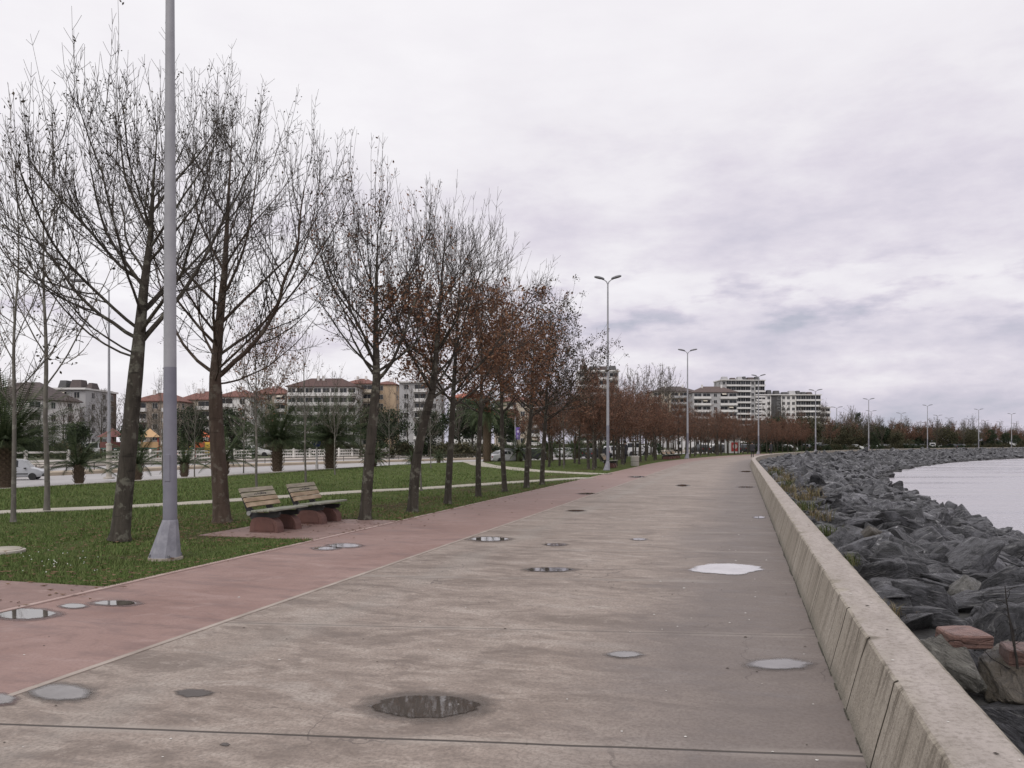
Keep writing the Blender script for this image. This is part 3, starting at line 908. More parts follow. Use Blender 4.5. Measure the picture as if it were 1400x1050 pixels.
# gull droppings, shell chips and grit on the concrete
def specks():
    rng = random.Random(31); mb = MB()
    for i in range(340):
        s = 3 + 40 * rng.random() ** 1.6; t = rng.uniform(-6.4, 0.45)
        if rng.random() < .3: t = rng.uniform(-0.7, 0.5)
        r = rng.uniform(0.003, 0.012) * (1.4 if rng.random() < .1 else 1)
        c = Wp(s, t, 0.0045); a0 = rng.random() * 6
        k = 6
        white = rng.random() < 0.45
        e = rng.uniform(.4, 1)
        vs = [(c.x + r * math.cos(a0 + j * 1.047) * rng.uniform(.7, 1.2), c.y + r * e * math.sin(a0 + j * 1.047) * rng.uniform(.7, 1.2), 0.0045) for j in range(k)]
        top = (c.x, c.y, 0.0045 + r * .35)
        mb.add(vs + [top], [(k, j, (j + 1) % k) for j in range(k)], 0 if white else 1)
    for i in range(46):
        s = rng.uniform(1, 24); t = rng.uniform(.75, .98)
        r = rng.uniform(.004, .014); c = Wp(s, t, .463)
        vs = [(c.x + r * math.cos(j * 1.047) * rng.uniform(.6, 1.3), c.y + r * math.sin(j * 1.047) * rng.uniform(.6, 1.3), .463) for j in range(6)]
        mb.add(vs + [(c.x, c.y, .465)], [(6, j, (j + 1) % 6) for j in range(6)], 0 if rng.random() < .6 else 1)
    tag(mb.build('litter', [mat('white_chip', (0.62, 0.60, 0.57), (0.5, 0.48, 0.45), 8, 0.8), mat('dark_grit', (0.045, 0.038, 0.032), (0.08, 0.065, 0.05), 8, 0.9)]), kind='stuff')
specks()

# ------------------------------------------------------------------ boulders
def rock_mesh(name, seed, cuts, flat, m, elong=1.0):
    rng = random.Random(seed)
    bm = bmesh.new()
    for i in range(rng.randint(11, 17)):
        z = rng.uniform(-1, 1); a = rng.uniform(0, 2 * math.pi); r = math.sqrt(1 - z * z)
        p = Vector((r * math.cos(a), r * math.sin(a), z))
        k = rng.uniform(0.82, 1.12)
        # superellipsoid, blockier than a ball
        q = Vector([math.copysign(abs(c) ** 0.72, c) for c in p]) * k
        bm.verts.new((q.x * elong, q.y * 0.74, q.z * flat))
    res = bmesh.ops.convex_hull(bm, input=list(bm.verts))
    dead = list({e for e in res.get('geom_interior', []) + res.get('geom_unused', []) if isinstance(e, bmesh.types.BMVert)})
    if dead: bmesh.ops.delete(bm, geom=dead, context='VERTS')
    if cuts:
        bmesh.ops.bevel(bm, geom=list(bm.edges), offset=0.03, segments=1, affect='EDGES', profile=0.5)
        bmesh.ops.triangulate(bm, faces=list(bm.faces))
        for it in range(cuts):
            long = [e for e in bm.edges if e.calc_length() > 0.24 / (it + 1)]
            bmesh.ops.subdivide_edges(bm, edges=long, cuts=1, use_grid_fill=False)
            bmesh.ops.triangulate(bm, faces=list(bm.faces))
        bm.normal_update()
        sd = Vector((rng.uniform(-.3, .3), rng.uniform(-.45, .45), 1)).normalized()
        for v in bm.verts:
            p = v.co + Vector((seed * 7.1, 0, 0))
            lay = v.co.dot(sd) * 5.5 + 1.3 * noise.noise(p * 0.9)
            st_ = (abs((lay % 1.0) - 0.5) - 0.25) * 0.055
            d = noise.fractal(p * 1.7, 1.0, 2.1, 4) * 0.05 + noise.fractal(p * 5.0, 1.0, 2.0, 2) * 0.022
            v.co += v.normal * (d + st_)
    me = bpy.data.meshes.new(name); bm.to_mesh(me); bm.free()
    me.materials.append(m)
    if cuts:
        me.polygons.foreach_set('use_smooth', [True] * len(me.polygons))
        me.set_sharp_from_angle(angle=R(24))
    return me

HI = [rock_mesh('boulder_mesh', 100 + i, 3, (0.55, 0.7, 0.48, 0.62, 0.42, 0.75, 0.5, 0.58, 0.66, 0.45)[i], M_ROCK, (1.0, 0.9, 1.25, 1.1, 1.4, 0.95, 1.15, 1.3, 1.0, 1.2)[i]) for i in range(10)]
HIT = [rock_mesh('boulder_mesh', 140 + i, 3, 0.6, M_ROCKT, 1.1) for i in range(3)]
HIL = [rock_mesh('boulder_mesh', 160 + i, 3, 0.6, M_ROCKL, 1.1) for i in range(3)]
LO = [rock_mesh('boulder_mesh', 200 + i, 1, (0.55, 0.7, 0.48, 0.62)[i % 4], M_ROCK, (1.0, 1.3, 1.1, 1.2)[i % 4]) for i in range(6)]

def slope_z(s, t):
    tw = t_water(s)
    if t < 2.6: return -0.10
    return -0.12 - (t - 2.6) / (tw - 2.6) * 1.70

def boulders():
    rng = random.Random(77)
    items = []
    s = 0.5
    while s < 300:
        big = 0.64 if s < 40 else (0.72 if s < 90 else 0.9)
        tw = t_water(s)
        t = 1.36 + rng.uniform(0, .35)
        while t < tw - 0.2:
            r = big * rng.choice((0.28, 0.36, 0.45, 0.52, 0.6, 0.74)) * rng.uniform(.9, 1.15)
            if t - r * 1.25 < 1.03: r = max(0.24, min(r, (t - 1.03) / 1.25))
            ss = s + rng.uniform(-.35, .35) * big
            tt = t + rng.uniform(-.12, .12)
            z = slope_z(ss, tt) + r * rng.uniform(-0.1, 0.25) - (0.15 if tt > tw - 1.0 else 0)
            if tt < 2.6: z = min(z, 0.18 - .8 * r)
            p = Wp(ss, tt, z)
            items.append((p, r, ss, tt))
            t += r * rng.uniform(1.05, 1.45)
        s += big * rng.uniform(0.72, 0.95)
    # rank by how large each shows in the picture
    def vis(it):
        p, r = it[0], it[1]
        if p.y < 2.0: return 0
        x = 700 + F * p.x / p.y; y = HOR + F * (EYE - p.z) / p.y
        px = r * F / p.y
        if x < 1000 or x - px > 1415 or y - px > 1060: return 0
        # hidden behind the wall top?
        zline = 0.457
        d = p.y
        return px
    items = [(vis(it), it) for it in items]
    items.sort(key=lambda a: -a[0])
    top = [it for v_, it in items[:286] if v_ > 0]
    rest = [it for v_, it in items[286:]]
    G = 'boulders of the rubble slope between the sea wall and the water'
    for k, (p, r, ss, tt) in enumerate(top):
        kind = 'd'
        q = rng.random()
        if tt < 2.4 and 12 < ss < 50 and q < 0.13: kind = 't'
        elif q > 0.955 and r < .36: kind = 'l'
        me = rng.choice({'d': HI, 't': HIT, 'l': HIL}[kind]) if ss < 80 else rng.choice(LO + HI[:3])
        o = link_mesh('boulder', me)
        o.location = p
        tilt = 0.34
        o.rotation_euler = (rng.gauss(0.0, tilt), rng.gauss(0.0, tilt), -heading(max(ss, 0)) + rng.gauss(0.2, 0.9))
        sc = r * rng.uniform(.95, 1.1)
        o.scale = (sc * rng.uniform(.95, 1.35), sc * rng.uniform(.9, 1.25), sc * rng.uniform(.7, 1.15))
        tw = t_water(ss)
        if kind == 't': lab = 'tan weathered boulder close behind the sea wall among dark grey boulders'
        elif kind == 'l': lab = 'pale grey lichened boulder among the darker boulders of the rubble slope'
        elif tt > tw - 1.6: lab = 'dark grey angular boulder lying at the water\'s edge of the rubble slope'
        elif tt < 3.0: lab = 'dark grey boulder lying in the rows next to the sea wall'
        else: lab = 'dark grey angular boulder heaped midway between sea wall and water'
        tag(o, lab, 'boulder', G)
    # everything smaller: one mass
    V, Fc = [], []
    off = 0
    data = []
    for me in LO:
        co = np.empty(len(me.vertices) * 3, dtype=np.float32); me.vertices.foreach_get('co', co)
        data.append((co.reshape(-1, 3), [tuple(pl.vertices) for pl in me.polygons]))
    for (p, r, ss, tt) in rest:
        co, fc = rng.choice(data)
        M = (Matrix.Rotation(rng.uniform(0, 6.28), 3, 'Z') @ Matrix.Rotation(rng.gauss(.3, .5), 3, 'X') @ Matrix.Rotation(rng.gauss(0, .5), 3, 'Y') @ Matrix.Diagonal((r * rng.uniform(1, 1.4), r * rng.uniform(.85, 1.15), r * rng.uniform(.8, 1.2))))
        c = co @ np.array(M).T + np.array(p)
        V.append(c); Fc += [tuple(i + off for i in f) for f in fc]; off += len(c)
    V = np.concatenate(V)
    me = bpy.data.meshes.new('rubble'); me.from_pydata(V.tolist(), [], Fc)
    me.materials.append(M_ROCK)
    tag(link_mesh('rubble', me), kind='stuff')
boulders()

def single_rock(me, loc, rot, sc, label, group=None):
    o = link_mesh('boulder', me); o.location = loc; o.rotation_euler = rot; o.scale = sc
    return tag(o, label, 'boulder', group)
# the odd ones in the near corner
single_rock(HIL[0], at(1322, 915, 0.10) + Vector((0.04, 0.16, 0.0)), (0.2, 0.5, 0.4), (.20, .34, .30), 'grey green lichened boulder leaning on the sea wall below the flat pink stone')
single_rock(HIT[1], at(1392, 935, 0.02) + Vector((0.08, 0.12, 0)), (0.3, -0.2, 1.1), (.40, .34, .28), 'tan boulder in the near corner under the dead stems')

def slab(px, py, z, size, rz, rx, label):
    mb = MB(); mb.bbox(-size[0] / 2, size[0] / 2, -size[1] / 2, size[1] / 2, -size[2], 0, 0.012)
    me = mb.mesh('granite_block', M_ROCKP)
    bm = bmesh.new(); bm.from_mesh(me)
    bmesh.ops.subdivide_edges(bm, edges=list(bm.edges), cuts=3, use_grid_fill=True)
    for v_ in bm.verts: v_.co += Vector((noise.noise(v_.co * 4) * .03, noise.noise(v_.co * 4 + Vector((5, 0, 0))) * .03, noise.noise(v_.co * 5 + Vector((0, 9, 0))) * .012))
    bm.to_mesh(me); bm.free()
    o = link_mesh('granite_block', me); o.location = at(px, py, z); o.rotation_euler = (rx, 0.03, rz)
    tag(o, label, 'stone block')
slab(1318, 862, 0.30, (0.27, 0.24, 0.10), 0.12, 0.06, 'flat pink granite slab resting on the dark boulders')
slab(1402, 884, 0.22, (0.24, 0.22, 0.16), -0.2, 0.06, 'pink granite block beside the dead stems at the frame edge')

# ------------------------------------------------------------------ lamp posts
M_POLE = mat('lamp_grey_paint', (0.26, 0.26, 0.28), (0.32, 0.32, 0.34), 3.0, 0.55, 0.08, 0.004)
M_POLED = mat('lamp_lavender_paint', (0.155, 0.154, 0.188), (0.198, 0.197, 0.232), 3.0, 0.6, 0.08, 0.004)
M_BASEP = mat('lamp_base_paint', (0.195, 0.193, 0.225), (0.255, 0.252, 0.285), 7.0, 0.65, 0.25, 0.008, lo=0.42, hi=0.58)
M_HEAD = mat('lamp_head_grey', (0.10, 0.10, 0.11), (0.14, 0.14, 0.15), 4.0, 0.5)
M_LENS = mat('lamp_lens', (0.50, 0.50, 0.50), (0.45, 0.45, 0.46), 4.0, 0.2)
M_RUST = mat('chipped_plinth', (0.40, 0.36, 0.31), (0.24, 0.19, 0.15), 14.0, 0.9, 0.5)

def make_lamp(label, H=11.0, detail=True):
    root = empty('street_lamp', label=label, cat='street lamp')
    n = 16
    # flared eight sided foot, longer towards the lawn
    mb = MB()
    vs = []
    for (hw, hd, z, sx) in ((0.205, 0.20, 0.0, -0.075), (0.20, 0.195, 0.02, -0.07), (0.100, 0.100, 0.50, 0.0), (0.094, 0.094, 0.52, 0.0)):
        for k in range(8):
            a = math.pi / 8 + k * math.pi / 4
            vs.append((hw * math.cos(a) / math.cos(math.pi / 8) * .96 + sx, hd * math.sin(a) / math.cos(math.pi / 8) * .96, z))
    fs = []
    for i in range(3):
        for k in range(8):
            k2 = (k + 1) % 8
            fs.append((i * 8 + k, i * 8 + k2, (i + 1) * 8 + k2, (i + 1) * 8 + k))
    fs.append(tuple(24 + k for k in range(8)))
    mb.add(vs, fs)
    mb.build('pole_base', M_BASEP, root)
    if detail:
        pl = MB(); pl.lathe([(0.225, -0.05), (0.225, 0.008), (0.18, 0.010)], 14, (-0.06, 0, 0)); pl.build('plinth', M_RUST, root)
        for k in range(4):
            a = k * math.pi / 2 + .6
            bt = MB(); bt.lathe([(0.016, 0.0), (0.016, 0.035), (0.008, 0.045)], 6, (0.20 * math.cos(a) - .06, 0.20 * math.sin(a), 0.012)); bt.build('bolt', M_HEAD, root)
    lo = MB(); lo.lathe([(0.092, 0.52), (0.0845, 2.615)], n); lo.build('painted_sleeve', M_POLED, root, True)
    sh = MB(); sh.lathe([(0.0835, 2.615), (0.078, 4.2), (0.064, 6.5), (0.052, 8.8), (0.042, H - 0.25)], n); sh.build('pole', M_POLE, root, True)
    if detail:
        dr = MB(); dr.bbox(-0.035, 0.035, -0.096, -0.08, 1.05, 1.42, 0.004); dr.build('access_door', M_POLED, root)
    ar = MB()
    for sx in (-1, 1):
        ar.tube([(0, 0, H - .30), (sx * .07, 0, H - .13), (sx * .20, 0, H - .03), (sx * .34, 0, H + .02)], [.034, .032, .028, .026], 8)
    ar.build('arm', M_POLE, root, True)
    for sx in (-1, 1):
        hd = MB()
        prof = []
        P = [(0.20, .05, .06), (.29, .11, .09), (.48, .15, .115), (.67, .13, .10), (.78, .06, .06)]
        vs, fs = [], []
        m = 10
        for (x, w, h) in P:
            for k in range(m):
                a = 2 * math.pi * k / m
                vs.append((sx * x, w * math.cos(a), H + .02 + (x - .2) * .24 + (h if math.sin(a) > 0 else h * .45) * math.sin(a)))
        for i in range(len(P) - 1):
            for k in range(m):
                k2 = (k + 1) % m
                fs.append((i * m + k, i * m + k2, (i + 1) * m + k2, (i + 1) * m + k))
        fs.append(tuple(range(m))); fs.append(tuple((len(P) - 1) * m + k for k in range(m)))
        hd.add(vs, fs)
        h_ = hd.build('lamp_head', M_HEAD, root, True)
        if detail:
            ln = MB(); ln.obox((sx * .48, 0, H + .02 + .066 - .058), (sx * .14, 0, .034), (0, .085, 0), (0, 0, .012)); ln.build('lens', M_LENS, h_)
    return root

LAMP_ROW = ['tall grey lamp post with a flared foot, nearest, on the lawn beside the benches',
            'double headed street lamp past the leafy trees, beside the far bench and bin',
            'double headed street lamp rising from the dense brown trees left of the promenade bend',
            'double headed street lamp standing in front of the tall grey apartment tower',
            'double headed street lamp standing in front of the white block with rounded balconies',
            'double headed street lamp beside the dark pointed cypress along the bay',
            'double headed street lamp midway along the bay wall, tallest of those beyond the cypress',
            'double headed street lamp on the bay wall behind the bare trees near the white vans',
            'double headed street lamp last on the bay wall, nearest the right frame edge']
lp = [at(232.5, 765), at(831, 643.6), atd(940, 82.5), atd(1037, 113), atd(1115, 144), atd(1187.7, 173), atd(1268, 201.5), atd(1338, 225.6), atd(1383, 259)]
lamp0 = make_lamp(LAMP_ROW[0])
lamp_far = make_lamp(LAMP_ROW[1], 11.1, False)
for i, p in enumerate(lp):
    o = lamp0 if i == 0 else (lamp_far if i == 1 else copy_tree(lamp_far))
    p.z = 0.03
    o.location = p
    if i >= 2: o.scale = (1.25, 1.25, 1.0) if i < 4 else (1.5, 1.5, 1.0)
    o['label'] = LAMP_ROW[i]
    o['group'] = 'street lamps along the promenade'
    o.rotation_euler = (0, 0, 0.0 if i == 0 else -heading(9.3 + 37 * i) + (0.3 if i == 2 else 0.1))
# more lamps further inland, along the road and car parks
far_l = [(1144, 557), (1191, 562), (1232, 565), (1243, 579), (1259, 578), (1282, 568), (1297.7, 571.7), (1314, 580), (1324, 573), (1347, 575), (1367, 577), (1386, 579), (1375, 583)]
for i, (x, y) in enumerate(far_l):
    o = copy_tree(lamp_far)
    o.location = atd(x, F * 9.5 / (HOR - y), 0)
    o.rotation_euler = (0, 0, -0.5 + 0.2 * (i % 3))
    o.scale = (1.9, 1.9, 1.0)
    o['label'] = 'small double headed street lamp far behind the bare trees of the bay'
    o['group'] = 'distant street lamps behind the bay trees'

# pale road side post at the left
def road_post(p, label):
    r = empty('lamp_post', p, 0, label, 'lamp post', None)
    mb = MB(); mb.lathe([(0.24, -0.02), (0.24, 0.05), (0.12, 0.07), (0.12, 1.5), (0.15, 1.55), (0.07, 1.62)], 10); mb.build('pole_base', M_KERB, r)
    mb = MB(); mb.lathe([(0.075, 1.6), (0.05, 6.0), (0.03, 8.6)], 8); mb.build('pole', M_POLE, r, True)
    mb = MB(); mb.tube([(0, 0, 8.55), (-.3, 0, 8.85), (-1.2, 0, 9.0)], [.03, .028, .024], 6); mb.build('arm', M_POLE, r)
    mb = MB(); mb.bbox(-1.75, -1.15, -.12, .12, 8.95, 9.07, .03); mb.build('lamp_head', M_HEAD, r)
road_post(at(149, 654), 'slim pale lamp post by the road behind the big bare tree at left')

# ------------------------------------------------------------------ benches
M_SLAT = mat('weathered_slat', (0.22, 0.195, 0.155), (0.38, 0.335, 0.26), 2.2, 0.85, 0.4, 0.006, stretch=(9, 1.2, 9))
M_SLATO = mat('orange_worn_slat', (0.28, 0.20, 0.135), (0.44, 0.335, 0.235), 1.6, 0.85, 0.4, 0.006, stretch=(6, 2.0, 6))
M_SEATS = mat('mossy_seat_plank', (0.16, 0.165, 0.13), (0.30, 0.30, 0.25), 2.2, 0.85, 0.4, 0.006, stretch=(9, 1.2, 9))
M_BRED = mat('red_cast_concrete', (0.155, 0.078, 0.064), (0.105, 0.054, 0.046), 5, 0.85, 0.3, 0.01)
M_IRON = mat('black_bench_iron', (0.016, 0.016, 0.018), (0.03, 0.03, 0.03), 6, 0.6)
M_INK = mat('black_marker', (0.015, 0.015, 0.02), (0.03, 0.03, 0.03), 6, 0.7)

def make_bench(label):
    """local axes: +X to the front (towards the sea), Y along the bench"""
    root = empty('park_bench', label=label, cat='bench')
    L = 1.10
    for y0 in (-0.44, 0.16):
        mb = MB()
        arc = [(-0.32 + .0, 0.0)]
        pts = []
        for k in range(13):
            a = math.pi - math.pi * k / 12
            pts.append((0.02 + 0.33 * math.copysign(abs(math.cos(a)) ** (0.55 if a > math.pi / 2 else 0.85), math.cos(a)), 0.27 * max(0, math.sin(a)) ** (0.5 if a > math.pi / 2 else 0.7)))
        pts = [(-0.31, 0.0)] + pts[1:-1] + [(0.35, 0.0)]
        pts = [(x * .86 - .04, z) for x, z in pts]
        mb.prism(pts, y0, y0 + 0.20)
        blk = mb.build('base_block', M_BRED, root)
        # sunk side panel with a raised rim
        pn = MB()
        pts2 = [(x * .72 + .005, z * .74 + .03) for x, z in pts]
        pn.prism(pts2, y0 - .012, y0 + .004); pn.build('side_panel', mat('dark_red_panel', (0.13, 0.062, 0.05), (0.10, 0.05, 0.042), 5, 0.9, 0.3), blk)
    # iron brackets
    for y in (-0.40, 0.24):
        mb = MB()
        mb.prism([(-0.30, .22), (0.24, .27), (0.27, .335), (0.26, .355), (-0.22, .335), (-0.30, .40), (-0.50, .70), (-0.545, .695), (-0.40, .36)], y, y + .055)
        mb.build('bracket', M_IRON, root)
    for (x, z, r) in ((-0.34, .33, .042),):
        for y in (-.43, .33):
            mb = MB(); mb.lathe([(r, y), (r, y + .03)], 10, (x, 0, z), 0, 'Y'); mb.build('bolt', mat('steel_bolt', (0.30, .30, .29), (.2, .2, .2), 6, .5), root)
    # seat planks
    for k in range(4):
        x0 = -0.215 + k * 0.128
        mb = MB()
        z0 = .357 + .010 * k
        mb.bbox(x0, x0 + 0.118, -L / 2, L / 2, z0, z0 + .036, .006)
        mb.build('seat_slat', M_SEATS, root)
    # back slats
    nx, nz = -0.475, 0.88
    for k in range(4):
        d = 0.05 + k * 0.098
        c = Vector((-0.268, 0, .40)) + Vector((-0.50, 0, 0.866)) * (d + .043)
        mb = MB()
        ux = Vector((-0.50, 0, .866)) * .039; uy = Vector((0, L / 2 - .03, 0)); uz = Vector((.866, 0, .50)) * .015
        mb.obox(c, ux, uy, uz)
        s_ = mb.build('back_slat', M_SLATO if k in (0, 1) else M_SLAT, root)
        if k == 2:
            # scribbled marker strokes on the second slat from the top
            rr = random.Random(4); ink = MB()
            y = -0.16
            while y < 0.22:
                h = rr.uniform(.008, .022)
                cc = c + Vector((.866, 0, .5)) * .0165 + Vector((0, y, 0)) + Vector((-.5, 0, .866)) * rr.uniform(-.008, .008)
                ink.obox(cc, Vector((-.5, 0, .866)) * h, Vector((0, rr.uniform(.003, .008), 0)), Vector((.866, 0, .5)) * .001)
                y += rr.uniform(.018, .035)
            ink.build('scribble', M_INK, s_)
    return root
b1 = make_bench('weathered slatted bench on red concrete arches, nearer the tall lamp post')
b2 = copy_tree(b1); b2['label'] = 'weathered slatted bench on red concrete arches, farther from the tall lamp post'
for o, s in ((b1, 12.85), (b2, 14.4)):
    o.location = Wp(s, -8.12, 0.018); o.rotation_euler = (0, 0, -R(16)); o['group'] = 'slatted benches beside the cycle path'
# far bench and group by the second and third lamps
b3 = copy_tree(b1); b3['label'] = 'distant slatted bench between the second street lamp and the concrete bin'
b3.location = Wp(51.5, -8.1, 0.03); b3.rotation_euler = (0, 0, -R(16)); b3.scale = (1.15, 1.4, 1.15)
for i, (s, t) in enumerate(((78.5, -7.9), (80.8, -7.9), (83.2, -7.9))):
    o = copy_tree(b1); o.location = Wp(s, t, 0.03); o.rotation_euler = (0, 0, -heading(s)); o.scale = (1.15, 1.3, 1.15)
    o['label'] = 'distant red footed bench by the third street lamp under the brown trees'; o['group'] = 'benches by the third street lamp'

# concrete bin
r = empty('litter_bin', at(868, 637.3), 0, 'round grey concrete litter bin beside the far bench under the brown trees', 'bin')
mb = MB(); mb.lathe([(0.25, 0.0), (0.29, 0.05), (0.29, 0.60), (0.31, 0.64), (0.31, 0.70), (0.26, 0.72), (0.24, 0.70), (0.235, 0.50)], 18); mb.build('drum', mat('bin_concrete', (0.36, 0.345, 0.31), (0.44, 0.42, 0.38), 3, .9, .3), r, True)
mb = MB(); mb.lathe([(0.292, 0.30), (0.297, 0.31), (0.297, 0.34), (0.292, 0.35)], 18, cap=False); mb.build('band', mat('bin_band', (.22, .21, .19), None, 3, .9), r, True)

# pale concrete disc in the grass at the left edge
r = empty('manhole', at(4, 755, 0.0), 0, 'flat pale concrete disc set in the grass at the left frame edge', 'manhole cover')
mb = MB(); mb.lathe([(0.24, -.05), (0.245, .05), (0.225, .062), (0.0, .066)], 28, cap=False); mb.build('disc', M_PATH, r, True)
mb = MB(); mb.lathe([(0.29, -.05), (0.29, .035), (0.26, .042)], 28); mb.build('ring', M_KERB, r)

# ------------------------------------------------------------------ bare trees
def perp(d, rng):
    a = d.orthogonal().normalized()
    q = Matrix.Rotation(rng.uniform(0, 2 * math.pi), 3, d) @ a
    return q

def child_dir(d, ang, rng, phi=None):
    a = d.orthogonal().normalized()
    ph = rng.uniform(0, 2 * math.pi) if phi is None else phi
    q = Matrix.Rotation(ph, 3, d) @ a
    return (d * math.cos(ang) + q * math.sin(ang)).normalized()

class Tree:
    def __init__(self, seed):
        self.rng = random.Random(seed)
        self.wood, self.twigs, self.nodes = [], [], []
        self.capon = True; self.H = self.Rc = None; self.ctr = Vector((0, 0, 0))
    def path(self, p, d, L, r0, r1, n, wig, up):
        rng = self.rng
        P, Rr, D = [p.copy()], [r0], [d.copy()]
        tol = rng.uniform(.84, 1.02)
        for i in range(n):
            d = d + Vector((rng.gauss(0, wig), rng.gauss(0, wig), rng.gauss(0, wig) + up))
            d.normalize()
            p = p + d * (L / n)
            if self.H and i > 0:
                q = ((p.x - self.ctr.x) ** 2 + (p.y - self.ctr.y) ** 2) / self.Rc ** 2
                if self.capon and p.z > self.H * (1 - .38 * q) * tol: break
            P.append(p); Rr.append(r0 + (r1 - r0) * ((i + 1) / n) ** 0.9); D.append(d.copy())
        return P, Rr, D

def pt_on(P, D, Rr, f):
    x = f * (len(P) - 1); i = min(int(x), len(P) - 2); k = x - i
    return P[i].lerp(P[i + 1], k), D[i].lerp(D[i + 1], k).normalized(), Rr[i] + (Rr[i + 1] - Rr[i]) * k

def make_tree_data(seed, H, r, fork, lean=(0, 0), nl=12, limbL=3.0, ang=52, sec_gap=0.28, twig_gap=0.22, up=0.10, tiny=0.6, trunk_path=None, extra=(), rt=0.0035, azw=None, top_frac=0.93, secL=0.55, cap=None, shoots=False):
    T = Tree(seed); rng = T.rng
    if cap: T.H, T.Rc = cap
    # trunk / leader
    n = 14
    if trunk_path is None:
        P = []
        for i in range(n + 1):
            f = i / n
            P.append(Vector((lean[0] * f + 0.05 * noise.noise((f * 3, seed, 0)), lean[1] * f + 0.05 * noise.noise((f * 3, seed, 5)), H * top_frac * f)))
    else:
        # polyline of (x, y, z) resampled
        Q = [Vector(p) for p in trunk_path]; P = []
        for i in range(n + 1):
            x = i / n * (len(Q) - 1); j = min(int(x), len(Q) - 2)
            P.append(Q[j].lerp(Q[j + 1], x - j))
    Rr, D = [], []
    zf = fork / P[-1].z
    for i, p in enumerate(P):
        f = p.z / P[-1].z
        if f < zf: rr = r * (1 - 0.26 * f / zf)
        else: rr = r * 0.74 * max(0.0, 1 - (f - zf) / (1 - zf)) ** 1.15 * 0.85 + 0.006
        if i == 0: rr *= 1.32
        Rr.append(rr)
        D.append((P[min(i + 1, n)] - P[max(i - 1, 0)]).normalized())
    T.ctr = P[-1].copy()
    # extra root flare ring
    P.insert(1, P[0].lerp(P[1], 0.22)); Rr.insert(1, r * 1.06); D.insert(1, D[0])
    T.wood.append((P, Rr, 10))
    limbs = []
    for (z, az, a, L, rr) in extra:
        limbs.append((z, az, a, L, rr))
    az = rng.uniform(0, 360)
    for k in range(nl):
        f = (k + rng.uniform(0.1, .9)) / nl
        z = fork + (P[-1].z - fork) * (f ** 1.15) * 0.93
        az += 137.5 + rng.uniform(-25, 25)
        L = limbL * (1.0 - 0.62 * f) * rng.uniform(.8, 1.15)
        limbs.append((z, az, ang * (1 - .35 * f) + rng.uniform(-9, 9), L, None))
    def twig(p, d, L, lev):
        if lev == 0 and p.z > H * .55 and rng.random() < .38:
            L *= 1.0 + 1.5 * (p.z / H - .55)
            d = (d + Vector((0, 0, .5))).normalized()
        m = 3 if L > .35 else 2
        T.capon = False
        Pp, Rq, Dq = T.path(p, d, L, rt * (1.35 if lev == 0 else 1.0), rt * .75, m, 0.05, up * .9)
        T.capon = True
        T.twigs.append((Pp, Rq, 3))
        T.nodes.append((Pp[-1], Dq[-1], 1)); T.nodes.append((Pp[1], Dq[1], 0))
        if lev == 0 and L > 0.22:
            k = 0.25
            while k < 0.95:
                if rng.random() < tiny:
                    pp, dd, _ = pt_on(Pp, Dq, Rq, k)
                    phi = rng.uniform(0, 6.28)
                    for opp in (0, math.pi):
                        if rng.random() < 0.8:
                            twig(pp, child_dir(dd, R(rng.uniform(26, 44)), rng, phi + opp), min(L * rng.uniform(.18, .42), rng.uniform(.12, .26)), 1)
                k += 0.12 / max(L, .2) * rng.uniform(.8, 1.4)
    def secondary(p, d, L, rr):
        m = max(3, int(L / .16))
        Pp, Rq, Dq = T.path(p, d, L, rr, rt * 1.3, m, 0.07, up)
        T.twigs.append((Pp, Rq, 4 if rr > .012 else 3))
        s = 0.16
        while s < L:
            pp, dd, _ = pt_on(Pp, Dq, Rq, s / L)
            phi = rng.uniform(0, 6.28)
            for opp in (0, math.pi):
                if rng.random() < .78:
                    twig(pp, child_dir(dd, R(rng.uniform(28, 50)), rng, phi + opp), rng.uniform(.22, .62) * (1 - .45 * s / L), 0)
            s += twig_gap * rng.uniform(.7, 1.4)
        twig(Pp[-1], Dq[-1], rng.uniform(.3, .7), 0)
        if shoots and Pp[-1].z > H * .45:
            for q in range(1 if rng.random() < .75 else 2):
                twig(Pp[-1 - q], (Dq[-1] * .5 + Vector((rng.gauss(0, .16), rng.gauss(0, .16), 1))).normalized(), rng.uniform(.55, 1.15), 0)
    for (z, azd, a, L, rr) in limbs:
        # start on trunk
        i = 1
        while i < len(P) - 2 and P[i + 1].z < z: i += 1
        k = (z - P[i].z) / max(1e-6, P[i + 1].z - P[i].z)
        k = min(max(k, 0), 1)
        p = P[i].lerp(P[i + 1], k); tr = Rr[i] + (Rr[i + 1] - Rr[i]) * k
        r0 = rr * .62 if rr else min(tr * .45, 0.007 + 0.009 * L)
        d = Vector((math.cos(R(azd)) * math.sin(R(a)), math.sin(R(azd)) * math.sin(R(a)), math.cos(R(a))))
        m = max(5, int(L / .25))
        Pp, Rq, Dq = T.path(p, d, L, r0, rt * 1.8, m, 0.075, up * .75)
        T.wood.append((Pp, Rq, 6 if r0 > .03 else 5))
        s = 0.22 * L if L > 1.5 else .2
        while s < L * .97:
            pp, dd, r_ = pt_on(Pp, Dq, Rq, s / L)
            sl = L * secL * (1 - .55 * s / L) * rng.uniform(.65, 1.2)
            dd2 = child_dir(dd, R(rng.uniform(32, 52)), rng)
            if dd2.z < -0.15: dd2.z *= -.4; dd2.normalize()
            if sl > .25:
                secondary(pp, dd2, sl, min(r_ * .55, .0045 + .0055 * sl))
            s += sec_gap * rng.uniform(.6, 1.4)
        secondary(Pp[-1], Dq[-1], .35 * L * rng.uniform(.7, 1.2), rt * 1.8)
    # leader top
    s = fork * 1.05
